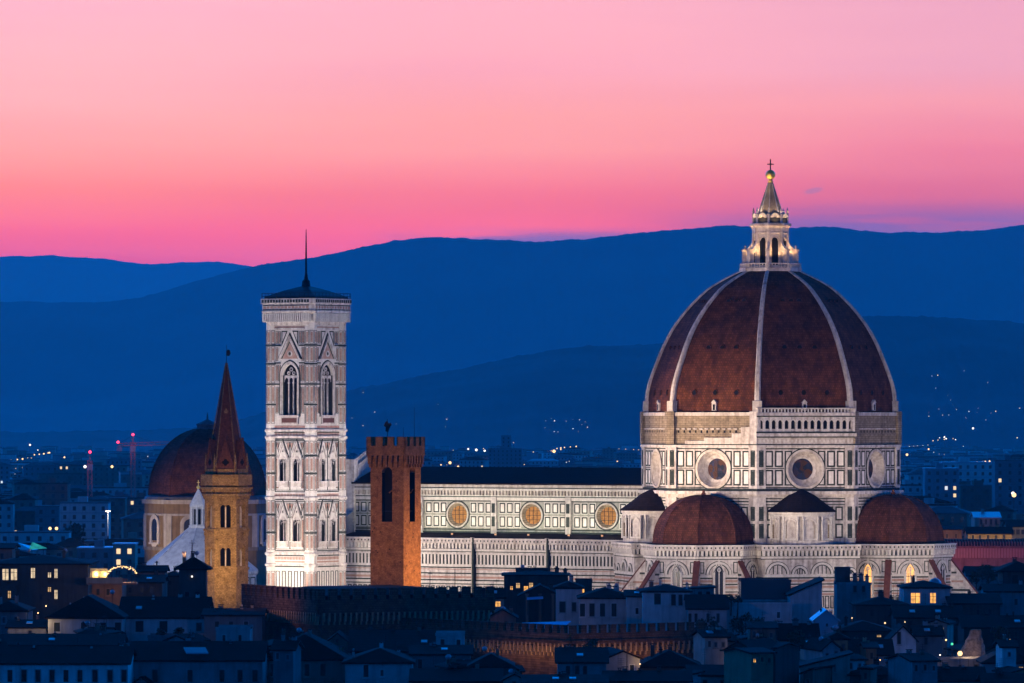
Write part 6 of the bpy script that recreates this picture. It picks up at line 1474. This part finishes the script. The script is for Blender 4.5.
def lamp_rows(n, seed, pxr, pyr, label, group, r0=.5):
    """street lamps strung along far streets"""
    rnd = random.Random(seed)
    for q in range(n):
        px, py = rnd.uniform(*pxr), rnd.uniform(*pyr); k = rnd.choice((1, 2, 3, 4, 5)); sp = rnd.uniform(3, 9); sl = rnd.uniform(-.15, .15); mt = LAMPO if rnd.random() < .62 else LAMPW; rr = .35 + .9 * rnd.random() ** 2
        for a in range(k):
            x, y = px + a * sp * rnd.uniform(.8, 1.2), py + a * sp * sl
            if not pxr[0] <= x <= pxr[1]: continue
            Y = min(7600, max(1800, 44 * F_PX / max(8, y - HOR))) * .96
            street_lamp(x, y, Y, mt, r0 * Y / 4000 * rr * rnd.uniform(.75, 1.2), label, group)
lamp_rows(20, 1, (0, 150), (450, 478), 'tiny street lamp twinkling on the far plain at the left', 'lamps on the plain at the left', .62)
lamp_rows(13, 2, (0, 145), (480, 548), 'small street lamp among the blocks left of the chapel', 'lamps among the left blocks', .62)
lamp_rows(20, 3, (350, 640), (444, 466), 'tiny street lamp on the far plain above the nave roof', 'lamps above the nave roof', .62)
lamp_rows(13, 4, (905, 1024), (437, 475), 'tiny street lamp on the far plain right of the dome', 'lamps right of the dome', .5)
lamp_rows(9, 9, (945, 1024), (476, 540), 'small street lamp among the houses right of the church', 'lamps among the right houses', .5)
# lights on the wooded hill
def hill_lights(n, seed, pxr, pyr, label, group):
    rnd = random.Random(seed)
    for q in range(n):
        px, py = rnd.uniform(*pxr), rnd.uniform(*pyr)
        d = at(px, py, 1000) - Vector((0, 0, CAM_Z)); 
        hit, loc, nor, idx, ob, mtx = SC.ray_cast(bpy.context.view_layer.depsgraph, Vector((0, 0, CAM_Z)) + d * 7.9, d.normalized())
        if not hit or loc.y < 9000: continue
        b = MB(); b.tube((0, 0, -1), (0, 0, 6), .2, .15, IRON, 4); b.ball((0, 0, 6.4), (.13 + .32 * rnd.random() ** 2) * loc.y / 5000, LAMPO if rnd.random() < .6 else LAMPW, 6, 4)
        tag(b.build('hillside_lamp', None, False, loc), label, 'street lamp', group)
bpy.context.view_layer.update()
hill_lights(14, 5, (545, 590), (421, 436), 'tiny light of the village cluster on the wooded hill left of the dome', 'village lights on the wooded hill')
hill_lights(8, 6, (352, 470), (385, 440), 'tiny lone light on the wooded hill right of the bell tower', 'lone lights right of the bell tower')
hill_lights(15, 7, (925, 1022), (411, 424), 'tiny light in the string on the slope right of the dome', 'string of slope lights right of the dome')
hill_lights(7, 8, (930, 1020), (370, 405), 'faint lone light high on the slope at the right', 'faint lights high on the right slope')
# little lamps in the lanes between the near roofs
rl = random.Random(41)
for px, py, Y in ((46, 606, 1000), (38, 613, 985), (60, 590, 1052), (24, 640, 930), (222, 634, 950), (300, 655, 902), (420, 646, 905), (690, 640, 945), (735, 655, 905), (826, 640, 950), (852, 618, 1010), (905, 622, 1005), (946, 640, 945), (1010, 640, 950), (880, 660, 905), (640, 664, 884)):
    b = MB(); b.ball((0, 0, 0), rl.uniform(.10, .17), LAMPO, 6, 4); b.tube((0, 0, -2.2), (0, 0, -.1), .04, .04, IRON, 4)
    p = at(px, py, Y); tag(b.build('lane_lamp', None, False, p), 'tiny warm lamp in a lane among the dark near roofs', 'lamp', 'lamps in the lanes'); point((p.x + .3, p.y - .5, p.z + .3), rl.uniform(40, 130), (1, .60, .26), .15)
# teal lit canopy at left
b = MB(); p = at(36, 547, 1250); b.loft([[(-1.6, 0, -.6), (2.4, 0, -.3), (-1.0, 2, 1.0)], [(-1.6, 0, -.5), (2.4, 0, -.2), (-1.0, 2, 1.1)]], TEAL); b.tube((-1, 1, -4), (-1, 1, .6), .08, .08, IRON, 4); b.tube((1.6, .4, -4), (1.6, .4, -.3), .08, .08, IRON, 4)
tag(b.build('canopy', None, False, p), 'small teal glowing canopy above the dark roofs at the left', 'canopy')
